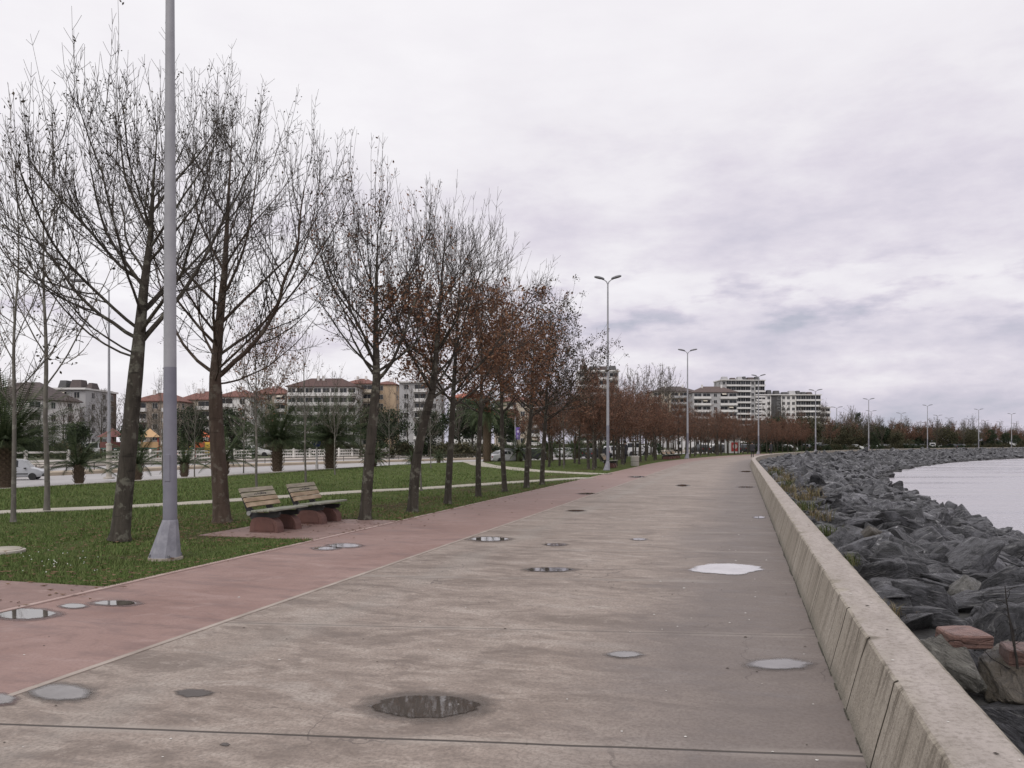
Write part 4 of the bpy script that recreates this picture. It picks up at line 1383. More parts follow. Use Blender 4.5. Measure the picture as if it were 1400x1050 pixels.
    while s < P[-1].z:
        i = 1
        while i < len(P) - 2 and P[i + 1].z < s: i += 1
        if rng.random() < .6: secondary(P[i].lerp(P[i + 1], .5), child_dir(D[i], R(rng.uniform(35, 60)), rng), rng.uniform(.5, 1.2), .010)
        s += sec_gap * 1.2
    secondary(P[-1], D[-1], max(.4, H - P[-1].z), .01)
    return T

def tubes_mesh(name, branches, m, smooth=True):
    vs, fs = [], []
    for P, Rr, n in branches:
        v, f = tube_arrays(P, Rr, n, False)
        o = len(vs); vs += v; fs += [tuple(i + o for i in q) for q in f]
    return mesh_from(name, vs, fs, m, None, smooth)

def leaves_mesh(name, T, count, size, m, seed, hang=0.3, clump=1, zlo=0, zhi=99, spread=0.05, aspect=0.55):
    rng = random.Random(seed)
    nodes = [q for q in T.nodes if zlo <= q[0].z <= zhi]
    vs, fs = [], []
    if not nodes: return None
    for i in range(count):
        p, d, e = rng.choice(nodes)
        for c in range(clump):
            o = p + Vector((rng.gauss(0, spread), rng.gauss(0, spread), rng.gauss(0, spread) - hang * size))
            a = Vector((rng.gauss(0, 1), rng.gauss(0, 1), rng.gauss(-.5, .7))).normalized()
            b_ = a.cross(Vector((rng.gauss(0, 1), rng.gauss(0, 1), rng.gauss(0, 1)))).normalized()
            nr = a.cross(b_) * .22
            L = size * rng.uniform(.6, 1.3); w = L * aspect * .5
            k = len(vs)
            vs += [o, o + a * L * .5 + b_ * w + nr * w, o + a * L, o + a * L * .5 - b_ * w + nr * w]
            fs += [(k, k + 1, k + 2), (k, k + 2, k + 3)]
    return mesh_from(name, vs, fs, m)

def tree_thing(name, T, bark, twigm, leaf=None, label=None, group=None, smooth=True):
    root = empty(name, label=label, cat='tree', group=group)
    link_mesh('trunk', tubes_mesh('trunk', T.wood, bark), root)
    link_mesh('crown', tubes_mesh('crown', T.twigs, twigm, False), root)
    if leaf: link_mesh('leaves', leaf, root)
    return root

def put(o, p, rz=0.0, sc=1.0, label=None, group=None, tilt=None):
    o.location = p
    o.rotation_euler = (tilt[0] if tilt else 0, tilt[1] if tilt else 0, rz)
    o.scale = (sc, sc, sc) if isinstance(sc, (int, float)) else sc
    if label: o['label'] = label
    if group: o['group'] = group
    return o

# --- the two big ashes at left
T1 = make_tree_data(11, 8.2, 0.145, 3.2, cap=(7.15, 3.6), shoots=True, nl=8, limbL=3.6, ang=56, sec_gap=.32, twig_gap=.26, up=.09, tiny=.5,
                    trunk_path=[(0, 0, 0), (0.10, 0.02, 1.1), (0.21, 0.0, 2.2), (0.31, 0.0, 3.2), (0.38, 0.03, 4.1), (0.50, 0.0, 4.9), (0.54, 0.0, 5.7), (0.60, 0, 6.5)],
                    extra=[(3.15, 18, 48, 4.2, .07), (3.25, 172, 64, 4.7, .052), (3.4, 205, 60, 4.3, .046), (4.15, 172, 56, 4.0, .052), (4.3, 140, 55, 3.5, .038), (3.6, 280, 52, 3.6, .04), (3.7, 75, 52, 3.4, .042),
                           (4.7, 350, 40, 2.4, .04), (5.0, 185, 38, 2.5, .042), (5.3, 20, 35, 2.3, .038), (2.95, 190, 78, 2.7, .032), (3.0, 240, 70, 2.3, .03)])
L1 = leaves_mesh('leaves', T1, 800, .05, M_LEAFD, 1, .5, 2)
tr1 = tree_thing('ash_tree', T1, M_BARK1, M_TWIG, L1, 'tall bare tree with a dark leaning trunk left of the nearest lamp post')
put(tr1, at(158.5, 740, 0.03) + Vector((0, .12, 0)))
T2 = make_tree_data(23, 9.1, 0.165, 2.9, cap=(8.2, 4.2), shoots=True, nl=9, limbL=3.9, ang=58, sec_gap=.32, twig_gap=.26, up=.085, tiny=.5,
                    trunk_path=[(0, 0, 0), (-0.06, 0, 1.0), (-0.12, 0.0, 2.0), (-0.14, 0, 2.9), (-0.06, 0, 3.9), (0.05, 0, 5.0), (0.12, 0, 6.4), (0.2, 0, 7.8)],
                    extra=[(2.85, 8, 50, 5.2, .085), (2.95, 165, 60, 3.8, .06), (3.0, 330, 62, 4.2, .045), (3.3, 35, 54, 4.3, .052), (3.5, 200, 48, 3.0, .05), (3.7, 260, 50, 2.9, .045), (4.1, 100, 48, 3.0, .05),
                           (4.5, 350, 42, 3.0, .05), (5.0, 170, 36, 2.8, .045), (2.8, 300, 75, 2.8, .035), (2.75, 50, 78, 2.8, .035)])
L2 = leaves_mesh('leaves', T2, 1000, .05, M_LEAFD, 2, .5, 2)
L2b = None
tr2 = tree_thing('ash_tree', T2, M_BARK2, M_TWIG, L2, 'tall bare tree with a brown forked trunk between the nearest lamp post and the benches')
put(tr2, at(300, 716, 0.02) + Vector((0, .15, 0)))
# --- row beside the cycle path, getting leafier with distance
T3 = make_tree_data(31, 6.9, 0.122, 2.9, cap=(6.6, 3.0), shoots=True, nl=10, limbL=2.9, ang=54, sec_gap=.27, twig_gap=.24, up=.10, tiny=.5,
                    trunk_path=[(0, 0, 0), (0.07, 0, 1.0), (0.16, 0, 2.0), (0.24, 0, 2.9), (0.22, 0, 4.0), (0.24, 0, 5.2), (0.28, 0, 6.2)],
                    extra=[(2.85, 350, 50, 3.4, .07), (3.05, 20, 58, 3.0, .05), (3.1, 170, 60, 2.6, .045), (3.2, 230, 52, 2.5, .04), (3.5, 150, 45, 2.6, .045), (3.6, 100, 50, 2.4, .04)])
tr3 = tree_thing('ash_tree', T3, M_BARK1, M_TWIG, leaves_mesh('leaves', T3, 900, .065, M_LEAFB, 3, .5, 2), 'nearly bare tree with a dark trunk just past the two benches')
put(tr3, at(499, 710, 0.02))
T4 = make_tree_data(41, 7.0, 0.125, 2.7, cap=(6.5, 3.4), shoots=True, nl=10, limbL=3.1, ang=54, sec_gap=.28, twig_gap=.24, up=.09, tiny=.45,
                    trunk_path=[(0, 0, 0), (0.06, 0, 1.0), (0.22, 0, 1.9), (0.46, 0, 2.8), (0.56, 0, 3.8), (0.66, 0, 5.2), (0.75, 0, 6.4)],
                    extra=[(2.6, 0, 55, 3.9, .06), (2.9, 20, 48, 3.6, .05), (3.1, 180, 50, 2.5, .04), (3.3, 260, 50, 2.4, .04), (3.6, 340, 40, 3.2, .045)])
tr4 = tree_thing('ash_tree', T4, M_BARK1, M_TWIG, leaves_mesh('leaves', T4, 2000, .075, M_LEAFB, 4, .5, 2, zhi=5.2), 'leaning tree with a split trunk base and some brown leaves, second past the benches')
put(tr4, at(564, 700, 0.02))
leafy = []
for i, (sd, H, r_, cnt, lm, zh) in enumerate(((51, 6.9, .092, 3000, M_LEAFB, 5.6), (52, 6.8, .09, 3400, M_LEAFB, 5.8), (53, 6.7, .10, 2600, M_LEAFD, 9.0))):
    T = make_tree_data(sd, H, r_, 2.45, nl=12, limbL=2.8, ang=(50, 58, 54)[i], sec_gap=.24, twig_gap=.2, up=(.09, .06, .075)[i], tiny=.45, lean=(0.35, 0), extra=[(2.5, 0, 55, 3.0, .05), (2.6, 180, 55, 2.4, .04), (2.8, 300, 50, 2.5, .04)])
    leafy.append(tree_thing('ash_tree', T, M_BARK1, M_TWIG if i == 2 else M_TWIGB, leaves_mesh('leaves', T, cnt, .085, lm, 5 + i, .5, 2, zhi=zh, spread=.06)))
G_ROW = 'young trees lining the cycle path'
rowpos = [((612, 689), 0, .3, 1.02, 'straight dark trunked brown leaved tree, third past the benches'),
          ((654, 679), 1, 1.2, 1.0, 'slim brown leaved tree, fourth past the benches beside the cycle path'),
          ((690, 672), 0, 2.5, .98, 'slim brown leaved tree, fifth past the benches beside the cycle path'),
          ((720, 667), 2, 0.1, 1.0, 'thicker tree with dark seed clusters, sixth past the benches beside the cycle path'),
          ((741, 662.5), 2, 5.9, .96, 'last tree with dark seed clusters before the footpaths cross the lawn')]
used = set()
for (px, py), k, rz, sc, lab in rowpos:
    o = leafy[k] if k not in used else copy_tree(leafy[k])
    used.add(k)
    put(o, at(px, py, 0.02), rz, sc, lab, G_ROW)
# --- dense brown row beyond the second lamp
dense = []
for i, sd in enumerate((61, 62, 63)):
    T = make_tree_data(sd, 6.0, .10, 1.75, nl=13, limbL=2.15, ang=55, sec_gap=.30, twig_gap=.26, up=.07, tiny=.35, lean=(.15, .1), rt=.006)
    dense.append(tree_thing('row_tree', T, M_BARK1, M_TWIGB, leaves_mesh('leaves', T, (2600, 2900, 700)[i], .095, M_LEAFR, 20 + i, .5, 2, spread=.07)))
rng = random.Random(9)
k = 0
slots = [at(804.7, 641.6), at(814, 640.6)]
s = 47.5
while s < 158:
    slots.append(Wp(s, -8.5 + rng.uniform(-.5, .5)))
    if rng.random() < .95: slots.append(Wp(s + 1.2, -12.2 + rng.uniform(-.8, .8)))
    if s > 60 and rng.random() < .75: slots.append(Wp(s + .6, -15.4 + rng.uniform(-.8, .8)))
    s += 2.75
first = [True] * 3
for i, p in enumerate(slots):
    gap = 92 < p.y < 104
    v = rng.choice((0, 1, 1, 0, 2)) if not gap else 2
    o = dense[v] if first[v] else copy_tree(dense[v]); first[v] = False
    p.z = 0.02
    if i < 2: lab = ('left one of two leafy trees standing together before the second street lamp', 'right one of two leafy trees standing together before the second street lamp')[i]
    elif v == 2: lab = 'sparse twiggy tree in the dense brown row beyond the second street lamp'
    else: lab = 'russet leaved tree in the dense row lining the promenade beyond the second street lamp'
    d = math.hypot(p.x, p.y)
    put(o, p, rng.uniform(0, 6.28), rng.uniform(.85, 1.0) * (1.0 if d < 95 else .95), lab, 'brown tree row beyond the second street lamp')

# --- saplings on the lawn
sap = []
for i, (sd, H) in enumerate(((71, 4.6), (72, 5.2), (73, 4.2))):
    T = make_tree_data(sd, H, .036, 1.55, nl=(9, 9, 15)[i], limbL=(1.5, 1.5, 2.1)[i], ang=40, sec_gap=.26, twig_gap=.24, up=.12, tiny=.3, lean=(.08, .05))
    sap.append(tree_thing('sapling', T, M_BARK3, M_TWIGP, leaves_mesh('leaves', T, (60, 110, 1500)[i], .06, M_LEAFB if i == 2 else M_LEAFD, 40 + i, .5, 2)))
sp = [((18, 713.5), 1, 1.0, 1.35, 'slim bare grey sapling at the far left, in front of the footpath'),
      ((64, 698), 0, 2.1, 1.75, 'slender pale sapling with bare ascending twigs by the footpath at left'),
      ((2, 662), 1, 4.0, 1.3, 'pale sapling trunk at the left frame edge beside the big palm'),
      ((223, 664), 0, 3.0, .8, 'thin stake like sapling right beside the nearest lamp post, out on the lawn'),
      ((266, 652), 0, 5.0, .85, 'small bare sapling between the nearest lamp post and the brown forked tree'),
      ((333, 647), 1, .4, .9, 'small dark sapling by the road right of the brown forked tree'),
      ((351, 671), 2, 1.5, 1.25, 'young tree with a fan of brownish twigs behind the nearer bench'),
      ((418, 664), 0, 2.2, 1.15, 'slim bare sapling standing behind the farther bench'),
      ((458, 649), 0, 3.9, 1.0, 'thin bare sapling in front of the large fan palm'),
      ((532, 637), 1, 0.9, 1.05, 'bare sapling by the road right of the nearly bare tree'),
      ((576, 671), 0, 2.9, .95, 'grey sapling stem directly behind the leaning split tree'),
      ((589, 641), 1, 2.0, .95, 'thin dark sapling near the road behind the third row tree'),
      ((771, 640.5), 1, 3.3, .8, 'thin sapling on the far lawn before the second street lamp')]
used = set()
for (px, py), k, rz, sc, lab in sp:
    o = sap[k] if k not in used else copy_tree(sap[k]); used.add(k)
    put(o, at(px, py, 0.03), rz, sc, lab, 'saplings on the lawn')

# ------------------------------------------------------------------ palms
def make_palm_bark():
    m, nb, bs = new_mat('palm_trunk_bark')
    tcn = nb.n('ShaderNodeTexCoord')
    nz = nb.noise(tcn.outputs['Object'], 14, 4, .7)
    c = nb.mix(nz, (0.070, 0.050, 0.034), (0.21, 0.155, 0.105))
    nb.link(c, bs.inputs['Base Color']); bs.inputs['Roughness'].default_value = .95
    bump(nb, bs, nz, .8, .03)
    return m
M_PTR = make_palm_bark()
def make_palm(seed, trunk_h, trunk_r, nf, fl, label, up0=80, lo0=-15, droop=1.0, lw=.15):
    rng = random.Random(seed)
    root = empty('palm_tree', label=label, cat='palm tree')
    # trunk with overlapping old leaf bases
    mb = MB(); mb.lathe([(trunk_r * .8, -.05), (trunk_r * .92, trunk_h * .3), (trunk_r * .95, trunk_h * .8), (trunk_r * .6, trunk_h)], 12)
    rows = max(4, int(trunk_h / .11)); per = 11
    for i in range(rows):
        for j in range(per):
            a = (j + (i % 2) * .5) / per * 2 * math.pi
            z = i / rows * trunk_h
            rr = trunk_r * (.84 + .12 * min(1, z / trunk_h * 2))
            c = Vector((rr * math.cos(a), rr * math.sin(a), z))
            o_ = Vector((math.cos(a), math.sin(a), 0)); t_ = Vector((-math.sin(a), math.cos(a), 0)); u_ = Vector((0, 0, 1))
            w = trunk_r * math.pi / per * .92; h = trunk_h / rows * 1.0
            mb.add([c - t_ * w * .9, c + t_ * w * .9, c + u_ * h * 1.1 + o_ * trunk_r * .42 + t_ * w * .35, c + u_ * h * 1.1 + o_ * trunk_r * .42 - t_ * w * .35, c + u_ * h * 1.3 + o_ * trunk_r * .1], [(0, 1, 2, 3), (3, 2, 4)])
    mb.build('trunk', M_PTR, root)
    vs, fs = [], []
    for k in range(nf):
        f = k / nf
        az = k * 2.39996 + rng.uniform(-.2, .2)
        el = R(up0 + (lo0 - up0) * f ** .85 + rng.uniform(-6, 6))
        L = fl * rng.uniform(.85, 1.1) * (.75 + .25 * math.sin(math.pi * min(1, .25 + f)))
        d = Vector((math.cos(az) * math.cos(el), math.sin(az) * math.cos(el), math.sin(el)))
        p = Vector((0, 0, trunk_h * .97)) + Vector((math.cos(az), math.sin(az), 0)) * trunk_r * .5
        n = 16; pts = [p.copy()]; ds = [d.copy()]
        for i in range(n):
            d = (d + Vector((0, 0, (-.030 - .05 * i / n * 1.5) * droop))).normalized()
            p = p + d * (L / n); pts.append(p.copy()); ds.append(d.copy())
        sd = Vector((-math.sin(az), math.cos(az), 0))
        # rachis
        for i in range(n):
            w0 = .022 * (1 - i / n) + .004; w1 = .022 * (1 - (i + 1) / n) + .004
            q = len(vs)
            vs += [pts[i] - sd * w0, pts[i] + sd * w0, pts[i + 1] + sd * w1, pts[i + 1] - sd * w1]
            fs.append((q, q + 1, q + 2, q + 3))
        for i in range(1, n + 1):
            ff = i / n
            ll = fl * lw * math.sin(math.pi * min(.98, .18 + .78 * ff)) + .04
            upv = sd.cross(ds[i]).normalized()
            for h in (0, .5):
                bp = pts[i - 1].lerp(pts[i], h + .25) if i > 0 else pts[i]
                for sg in (-1, 1):
                    t = (ds[i] * .75 + sd * sg * .85 + upv * .32).normalized()
                    w = ds[i] * .016
                    q = len(vs)
                    vs += [bp - w, bp + w, bp + t * ll + Vector((0, 0, -.18 * ll))]
                    fs.append((q, q + 1, q + 2))
    link_mesh('crown', mesh_from('crown', vs, fs, M_PALM), root)
    return root
pB = make_palm(1, 1.85, .32, 96, 3.1, '', 80, -14, .5, .19)
pS = make_palm(2, .68, .20, 24, 1.9, '', 84, -2)
pM = make_palm(3, .9, .28, 44, 1.9, '', 80, -25)
pT = make_palm(4, 3.0, .22, 70, 2.1, '', 80, -40)
pal = [((379, 643.5), 0, 1.0, 'broad dark palm with a scaly trunk behind the nearer bench'),
       ((452, 640.5), 0, 1.08, 'big fan shaped palm with radiating fronds left of the nearly bare tree'),
       ((7, 665), 0, .92, 'large dark palm beside the silver van at the left'),
       ((108, 659), 1, 1.05, 'small spiky palm by the road left of the big leaning bare tree'),
       ((188, 655), 1, 1.0, 'small spiky palm just right of the big leaning bare tree'),
       ((252, 650.5), 1, .95, 'small palm right behind the nearest lamp post'),
       ((307, 648), 1, 1.12, 'small palm with arching fronds right of the brown forked tree'),
       ((511, 638), 2, .7, 'small palm trunk half hidden behind the nearly bare tree'),
       ((564, 636), 2, .5, 'stunted little palm left of the third row tree'),
       ((600, 632.8), 2, .5, 'low clipped palm by the road right of the third row tree'),
       ((666, 632), 3, 1.45, 'tall dark palm behind the middle of the tree row'),
       ((710, 631), 2, 1.0, 'small dark palm beside the white saloon car'),
       ((751, 628.8), 2, 1.1, 'second small dark palm by the parked cars'),
       ((787, 627), 2, 1.1, 'stout palm farthest along by the parked cars')]
used = set(); PP = [pB, pS, pM, pT]
for i, ((px, py), k, sc, lab) in enumerate(pal):
    o = PP[k] if k not in used else copy_tree(PP[k]); used.add(k)
    put(o, at(px, py, 0.02), i * 1.3, sc, lab, 'palms along the road')

# ------------------------------------------------------------------ evergreen and bare trees behind the road
def make_evergreen(seed, H, rad, label, zc=None, n=2600, tall=1.0, leaf=M_LEAFG, size=.16):
    rng = random.Random(seed)
    root = empty('evergreen_tree', label=label or None, cat='tree')
    mb = MB(); mb.tube([(0, 0, -.1), (.03, .02, H * .3), (0, 0, H * .7)], [.11, .085, .05], 7)
    for k in range(7):
        a = k * 2.4; z = H - rad * 1.7 * tall + k * .12
        mb.tube([(0, 0, z), (math.cos(a) * rad * .5, math.sin(a) * rad * .5, z + rad * .5)], [.05, .02], 5)
    mb.build('trunk', M_BARK1, root, True)
    vs, fs = [], []
    zc = H - rad * tall
    cl = []
    for k in range(46):
        z = rng.uniform(-1, 1); a = rng.uniform(0, 6.283); r = math.sqrt(1 - z * z); q = rng.uniform(.55, .95)
        cl.append(Vector((r * math.cos(a) * rad * q, r * math.sin(a) * rad * q, zc + z * rad * tall * q)))
    for k in range(n):
        c = rng.choice(cl)
        o = c + Vector((rng.gauss(0, rad * .17), rng.gauss(0, rad * .17), rng.gauss(0, rad * .17)))
        a = Vector((rng.gauss(0, 1), rng.gauss(0, 1), rng.gauss(.2, 1))).normalized()
        b_ = a.cross(Vector((rng.gauss(0, 1), rng.gauss(0, 1), rng.gauss(0, 1)))).normalized()
        L = size * rng.uniform(.6, 1.3); w = L * .3; i = len(vs)
        vs += [o, o + a * L * .5 + b_ * w, o + a * L, o + a * L * .5 - b_ * w]
        fs += [(i, i + 1, i + 2, i + 3)]
    link_mesh('crown', mesh_from('crown', vs, fs, leaf), root)
    return root
eA = make_evergreen(1, 3.4, .95, '', n=3000)
eB = make_evergreen(2, 5.4, 1.9, '', n=3600, size=.24)
eC = make_evergreen(3, 4.6, 2.2, '', n=3200, size=.26, tall=.8, leaf=M_LEAFO)
eD = make_evergreen(4, 8.5, 1.0, '', n=3400, size=.22, tall=3.4)
ev = [(105, 66, 0, 1.0, 'round clipped dark evergreen tree behind the white fence at left'),
      (179, 66, 0, 1.0, 'round evergreen hidden behind the big leaning trunk'),
      (258, 70, 1, .85, 'dark evergreen right of the nearest lamp post'),
      (318, 72, 1, .85, 'dark evergreen behind the brown forked tree'),
      (510, 95, 1, 1.1, 'dark evergreen behind the fan shaped palm'),
      (536, 92, 1, 1.0, 'dark evergreen behind the white fence beyond the nearly bare tree'),
      (586, 96, 1, 1.0, 'dark evergreen between the leaning split tree and the third row tree'),
      (628, 100, 1, 1.25, 'tall dark evergreen left of the tall palm'),
      (646, 98, 1, 1.3, 'tall dark evergreen beside the tall palm in front of the red roofed house'),
      (692, 110, 1, 1.15, 'dark evergreen behind the white saloon car')]
used = set(); EE = [eA, eB, eC, eD]
for i, (px, Y, k, sc, lab) in enumerate(ev):
    o = EE[k] if k not in used else copy_tree(EE[k]); used.add(k)
    put(o, atd(px, Y, 0), i * .9, sc, lab, 'evergreens behind the road')

# bare trees in the park behind the fence
bg = []
for i, sd in enumerate((81, 82, 83)):
    T = make_tree_data(sd, 7.5, .11, 2.0, nl=13, limbL=2.6, ang=46, sec_gap=.36, twig_gap=.32, up=.09, tiny=.25, rt=.009)
    bg.append(tree_thing('park_tree', T, M_BARK1, (M_TWIGP, M_TWIGB, M_TWIG)[i], leaves_mesh('leaves', T, 260, .11, M_LEAFO, 60 + i, .5, 2)))
rng = random.Random(21)
used = set()
bl = []
x = -60
while x < 930:
    Y = rng.uniform(88, 150) if x < 640 else rng.uniform(110, 170)
    bl.append((x, Y)); x += rng.uniform(9, 19)
for i, (px, Y) in enumerate(bl):
    k = rng.choice((0, 1, 1, 2))
    o = bg[k] if k not in used else copy_tree(bg[k]); used.add(k)
    put(o, atd(px, Y, 0), rng.uniform(0, 6.28), rng.uniform(.75, 1.15), 'bare twiggy park tree between the white fence and the apartment houses', 'bare trees in front of the apartment houses')

for px, Y, sc in ((862, 128, 1.75), (884, 135, 1.9), (903, 140, 2.0), (914, 138, 1.9), (838, 126, 1.7), (872, 140, 1.8)):
    put(copy_tree(bg[0]), atd(px, Y, 0), px, sc, 'tall bare tree whose twigs show above the dense brown row', 'tall bare trees behind the dense brown row')
# shrubs and hedges in the park
def make_shrub(seed, leaf, nm='shrub'):
    rng = random.Random(seed)
    vs, fs = [], []
    cl = [Vector((rng.uniform(-1.5, 1.5), rng.uniform(-.6, .6), rng.uniform(.25, .95))) for _ in range(22)]
    for k in range(1500):
        o = rng.choice(cl) + Vector((rng.gauss(0, .22), rng.gauss(0, .2), rng.gauss(0, .2)))
        if o.z < 0: o.z = -o.z * .3
        a = Vector((rng.gauss(0, 1), rng.gauss(0, 1), rng.gauss(.3, 1))).normalized()
        b_ = a.cross(Vector((rng.gauss(0, 1), rng.gauss(0, 1), rng.gauss(0, 1)))).normalized()
        L = .2 * rng.uniform(.6, 1.3); i = len(vs)
        vs += [o, o + a * L * .5 + b_ * L * .3, o + a * L, o + a * L * .5 - b_ * L * .3]
        fs.append((i, i + 1, i + 2, i + 3))
    return mesh_from(nm, vs, fs, leaf)
shA, shB = make_shrub(1, M_LEAFG), make_shrub(2, M_LEAFO)
rng = random.Random(5)
x = -40; i = 0
while x < 900:
    Y = rng.uniform(84, 108) if x < 660 else rng.uniform(96, 125)
    if not (184 < x < 236 or 250 < x < 292):
        o = link_mesh('shrub', rng.choice((shA, shB)))
        put(o, atd(x, Y, -.05), rng.uniform(-.5, .5), (rng.uniform(1, 1.8), rng.uniform(.9, 1.3), rng.uniform(.8, 1.7)))
        tag(o, 'dark shrub under the bare park trees behind the white fence', 'shrub', 'shrubs behind the white fence')
    x += rng.uniform(13, 24)

# ------------------------------------------------------------------ tree belt round the bay
rng = random.Random(14)
belt = []
def belt_tree(o, px, Y, sc, lab, rz=None):
    put(o, atd(px, Y, 0), rng.uniform(0, 6.28), sc, lab, 'tree belt along the bay')
for i in range(190):
    f = i / 189
    px = 1046 + f * 385 + rng.uniform(-5, 5)
    # stay landward of the lamp row
    Ybase = np.interp(px, [1037, 1115, 1188, 1268, 1338, 1440], [128, 160, 192, 222, 250, 290])
    Y = Ybase + rng.uniform(8, 75)
    q = rng.random()
    if q < .34: o, lab, sc = copy_tree(dense[rng.choice((0, 1))]), 'low brown leaved tree in the belt along the bay', rng.uniform(.95, 1.3)
    elif q < .58: o, lab, sc = (copy_tree(eC) if eC.get('label') else eC), 'olive dark bushy tree in the belt along the bay', rng.uniform(.95, 1.5)
    elif q < .72: o, lab, sc = copy_tree(eB), 'dark evergreen tree in the belt along the bay', rng.uniform(.8, 1.25)
    else: o, lab, sc = copy_tree(bg[rng.choice((0, 0, 1, 2))]), 'bare grey tree rising above the belt along the bay', rng.uniform(.95, 1.45)
    belt_tree(o, px, Y, sc, lab)
for px, Y, sc in ((1150, 215, 1.3), (1163, 220, 1.35), (1188, 226, 1.3), (1200, 235, 1.25), (1300, 290, 1.3), (1330, 285, 1.45), (1318, 280, 1.25), (1345, 285, 1.2)):
    belt_tree(copy_tree(bg[0 if px < 1250 else 2]), px, Y, sc, 'tall bare tree standing above the rest of the bay tree belt')
put(eD, atd(1173, 228, 0), 0, (1.1, 1.1, 1.3), 'dark pointed cypress rising above the trees along the bay')
belt_tree(copy_tree(eB), 1231, 262, 1.5, 'dark round evergreen crown on the bay skyline')
# low bushes at the foot of the belt, so the trunks sink in green
for i in range(110):
    px = 1040 + i * 3.6 + rng.uniform(-2, 2)
    Ybase = np.interp(px, [1037, 1115, 1188, 1268, 1338, 1440], [128, 160, 192, 222, 250, 290])
    o = link_mesh('shrub', rng.choice((shA, shB)))
    put(o, atd(px, Ybase + (rng.uniform(22, 60) if i % 3 else rng.uniform(4, 9)), -.05), rng.uniform(-.5, .5), rng.uniform(1.5, 2.6) if i % 3 else rng.uniform(.7, 1.2))
    tag(o, 'dark bush at the foot of the tree belt along the bay', 'shrub', 'bushes along the bay')

# ------------------------------------------------------------------ fences
M_FENCE = mat('white_fence_paint', (0.74, 0.72, 0.69), (0.66, 0.64, 0.61), 2.0, .7)
def fence(label, s0, s1, dense_, t=T_SW, h=1.0):
    p0 = Wp(s0, t + road_off(s0), 0.03)
    root = empty('white_fence', p0, 0, label, 'fence')
    s = s0; rails = MB(); pick = MB()
    while s < s1:
        p = Wp(s, t + road_off(s), 0) - Vector((p0.x, p0.y, 0)); n_ = Wp(min(s + 1.8, s1), t + road_off(min(s + 1.8, s1)), 0) - Vector((p0.x, p0.y, 0))
        mb = MB(); mb.box(p.x - .09, p.x + .09, p.y - .09, p.y + .09, 0, h); mb.add([(p.x - .09, p.y - .09, h), (p.x + .09, p.y - .09, h), (p.x + .09, p.y + .09, h), (p.x - .09, p.y + .09, h), (p.x, p.y, h + .06)], [(0, 1, 4), (1, 2, 4), (2, 3, 4), (3, 0, 4)])
        mb.build('post', M_FENCE, root)
        d = (n_ - p); L = d.length
        if L > .3:
            d.normalize(); nn = Vector((-d.y, d.x, 0))
            for z in ((.18, .86) if not dense_ else (.2, .52, .84)):
                rails.obox(((p + n_) / 2 + Vector((0, 0, z)) + nn * .0), d * (L / 2 - .095), nn * .03, Vector((0, 0, .075)))
            k = .3
            while k < L - .15 and dense_:
                pick.obox(p + d * k + nn * .03 + Vector((0, 0, h * .47)), d * .035, nn * .012, Vector((0, 0, h * .43)))
                k += .3
        s += 1.8
    rails.build('rail', M_FENCE, root)
    if dense_ and pick.v: pick.build('pickets', M_FENCE, root)
    return root
fence('white post and rail fence along the sidewalk behind the silver van at left', 34.0, 52, False)
fence('white picket fence across the road behind the two broad palms', 55.5, 68.0, True)
fence('white picket fence across the road behind the nearly bare tree', 70.5, 87, True)
# low dark railing on the median
M_RAILD = mat('dark_railing', (0.045, 0.045, 0.045), (0.09, 0.08, 0.07), 5, .6)
def median_rail():
    s0 = 20; t = -36.2
    p0 = Wp(s0, t, .05)
    root = empty('median_railing', p0, 0, 'low dark steel railing along the road median', 'railing')
    rl = MB(); s = s0
    while s < 86:
        a = Wp(s, t + road_off(s), .05) - p0; b_ = Wp(s + 2, t + road_off(s + 2), .05) - p0
        if 1:
            pm = MB(); pm.box(a.x - .02, a.x + .02, a.y - .02, a.y + .02, 0, .42); pm.build('post', M_RAILD, root)
        for z in (.40, .22):
            rl.tube([a + Vector((0, 0, z)), b_ + Vector((0, 0, z))], [.022, .022], 5)
        s += 2
    rl.build('rail', M_RAILD, root)
median_rail()

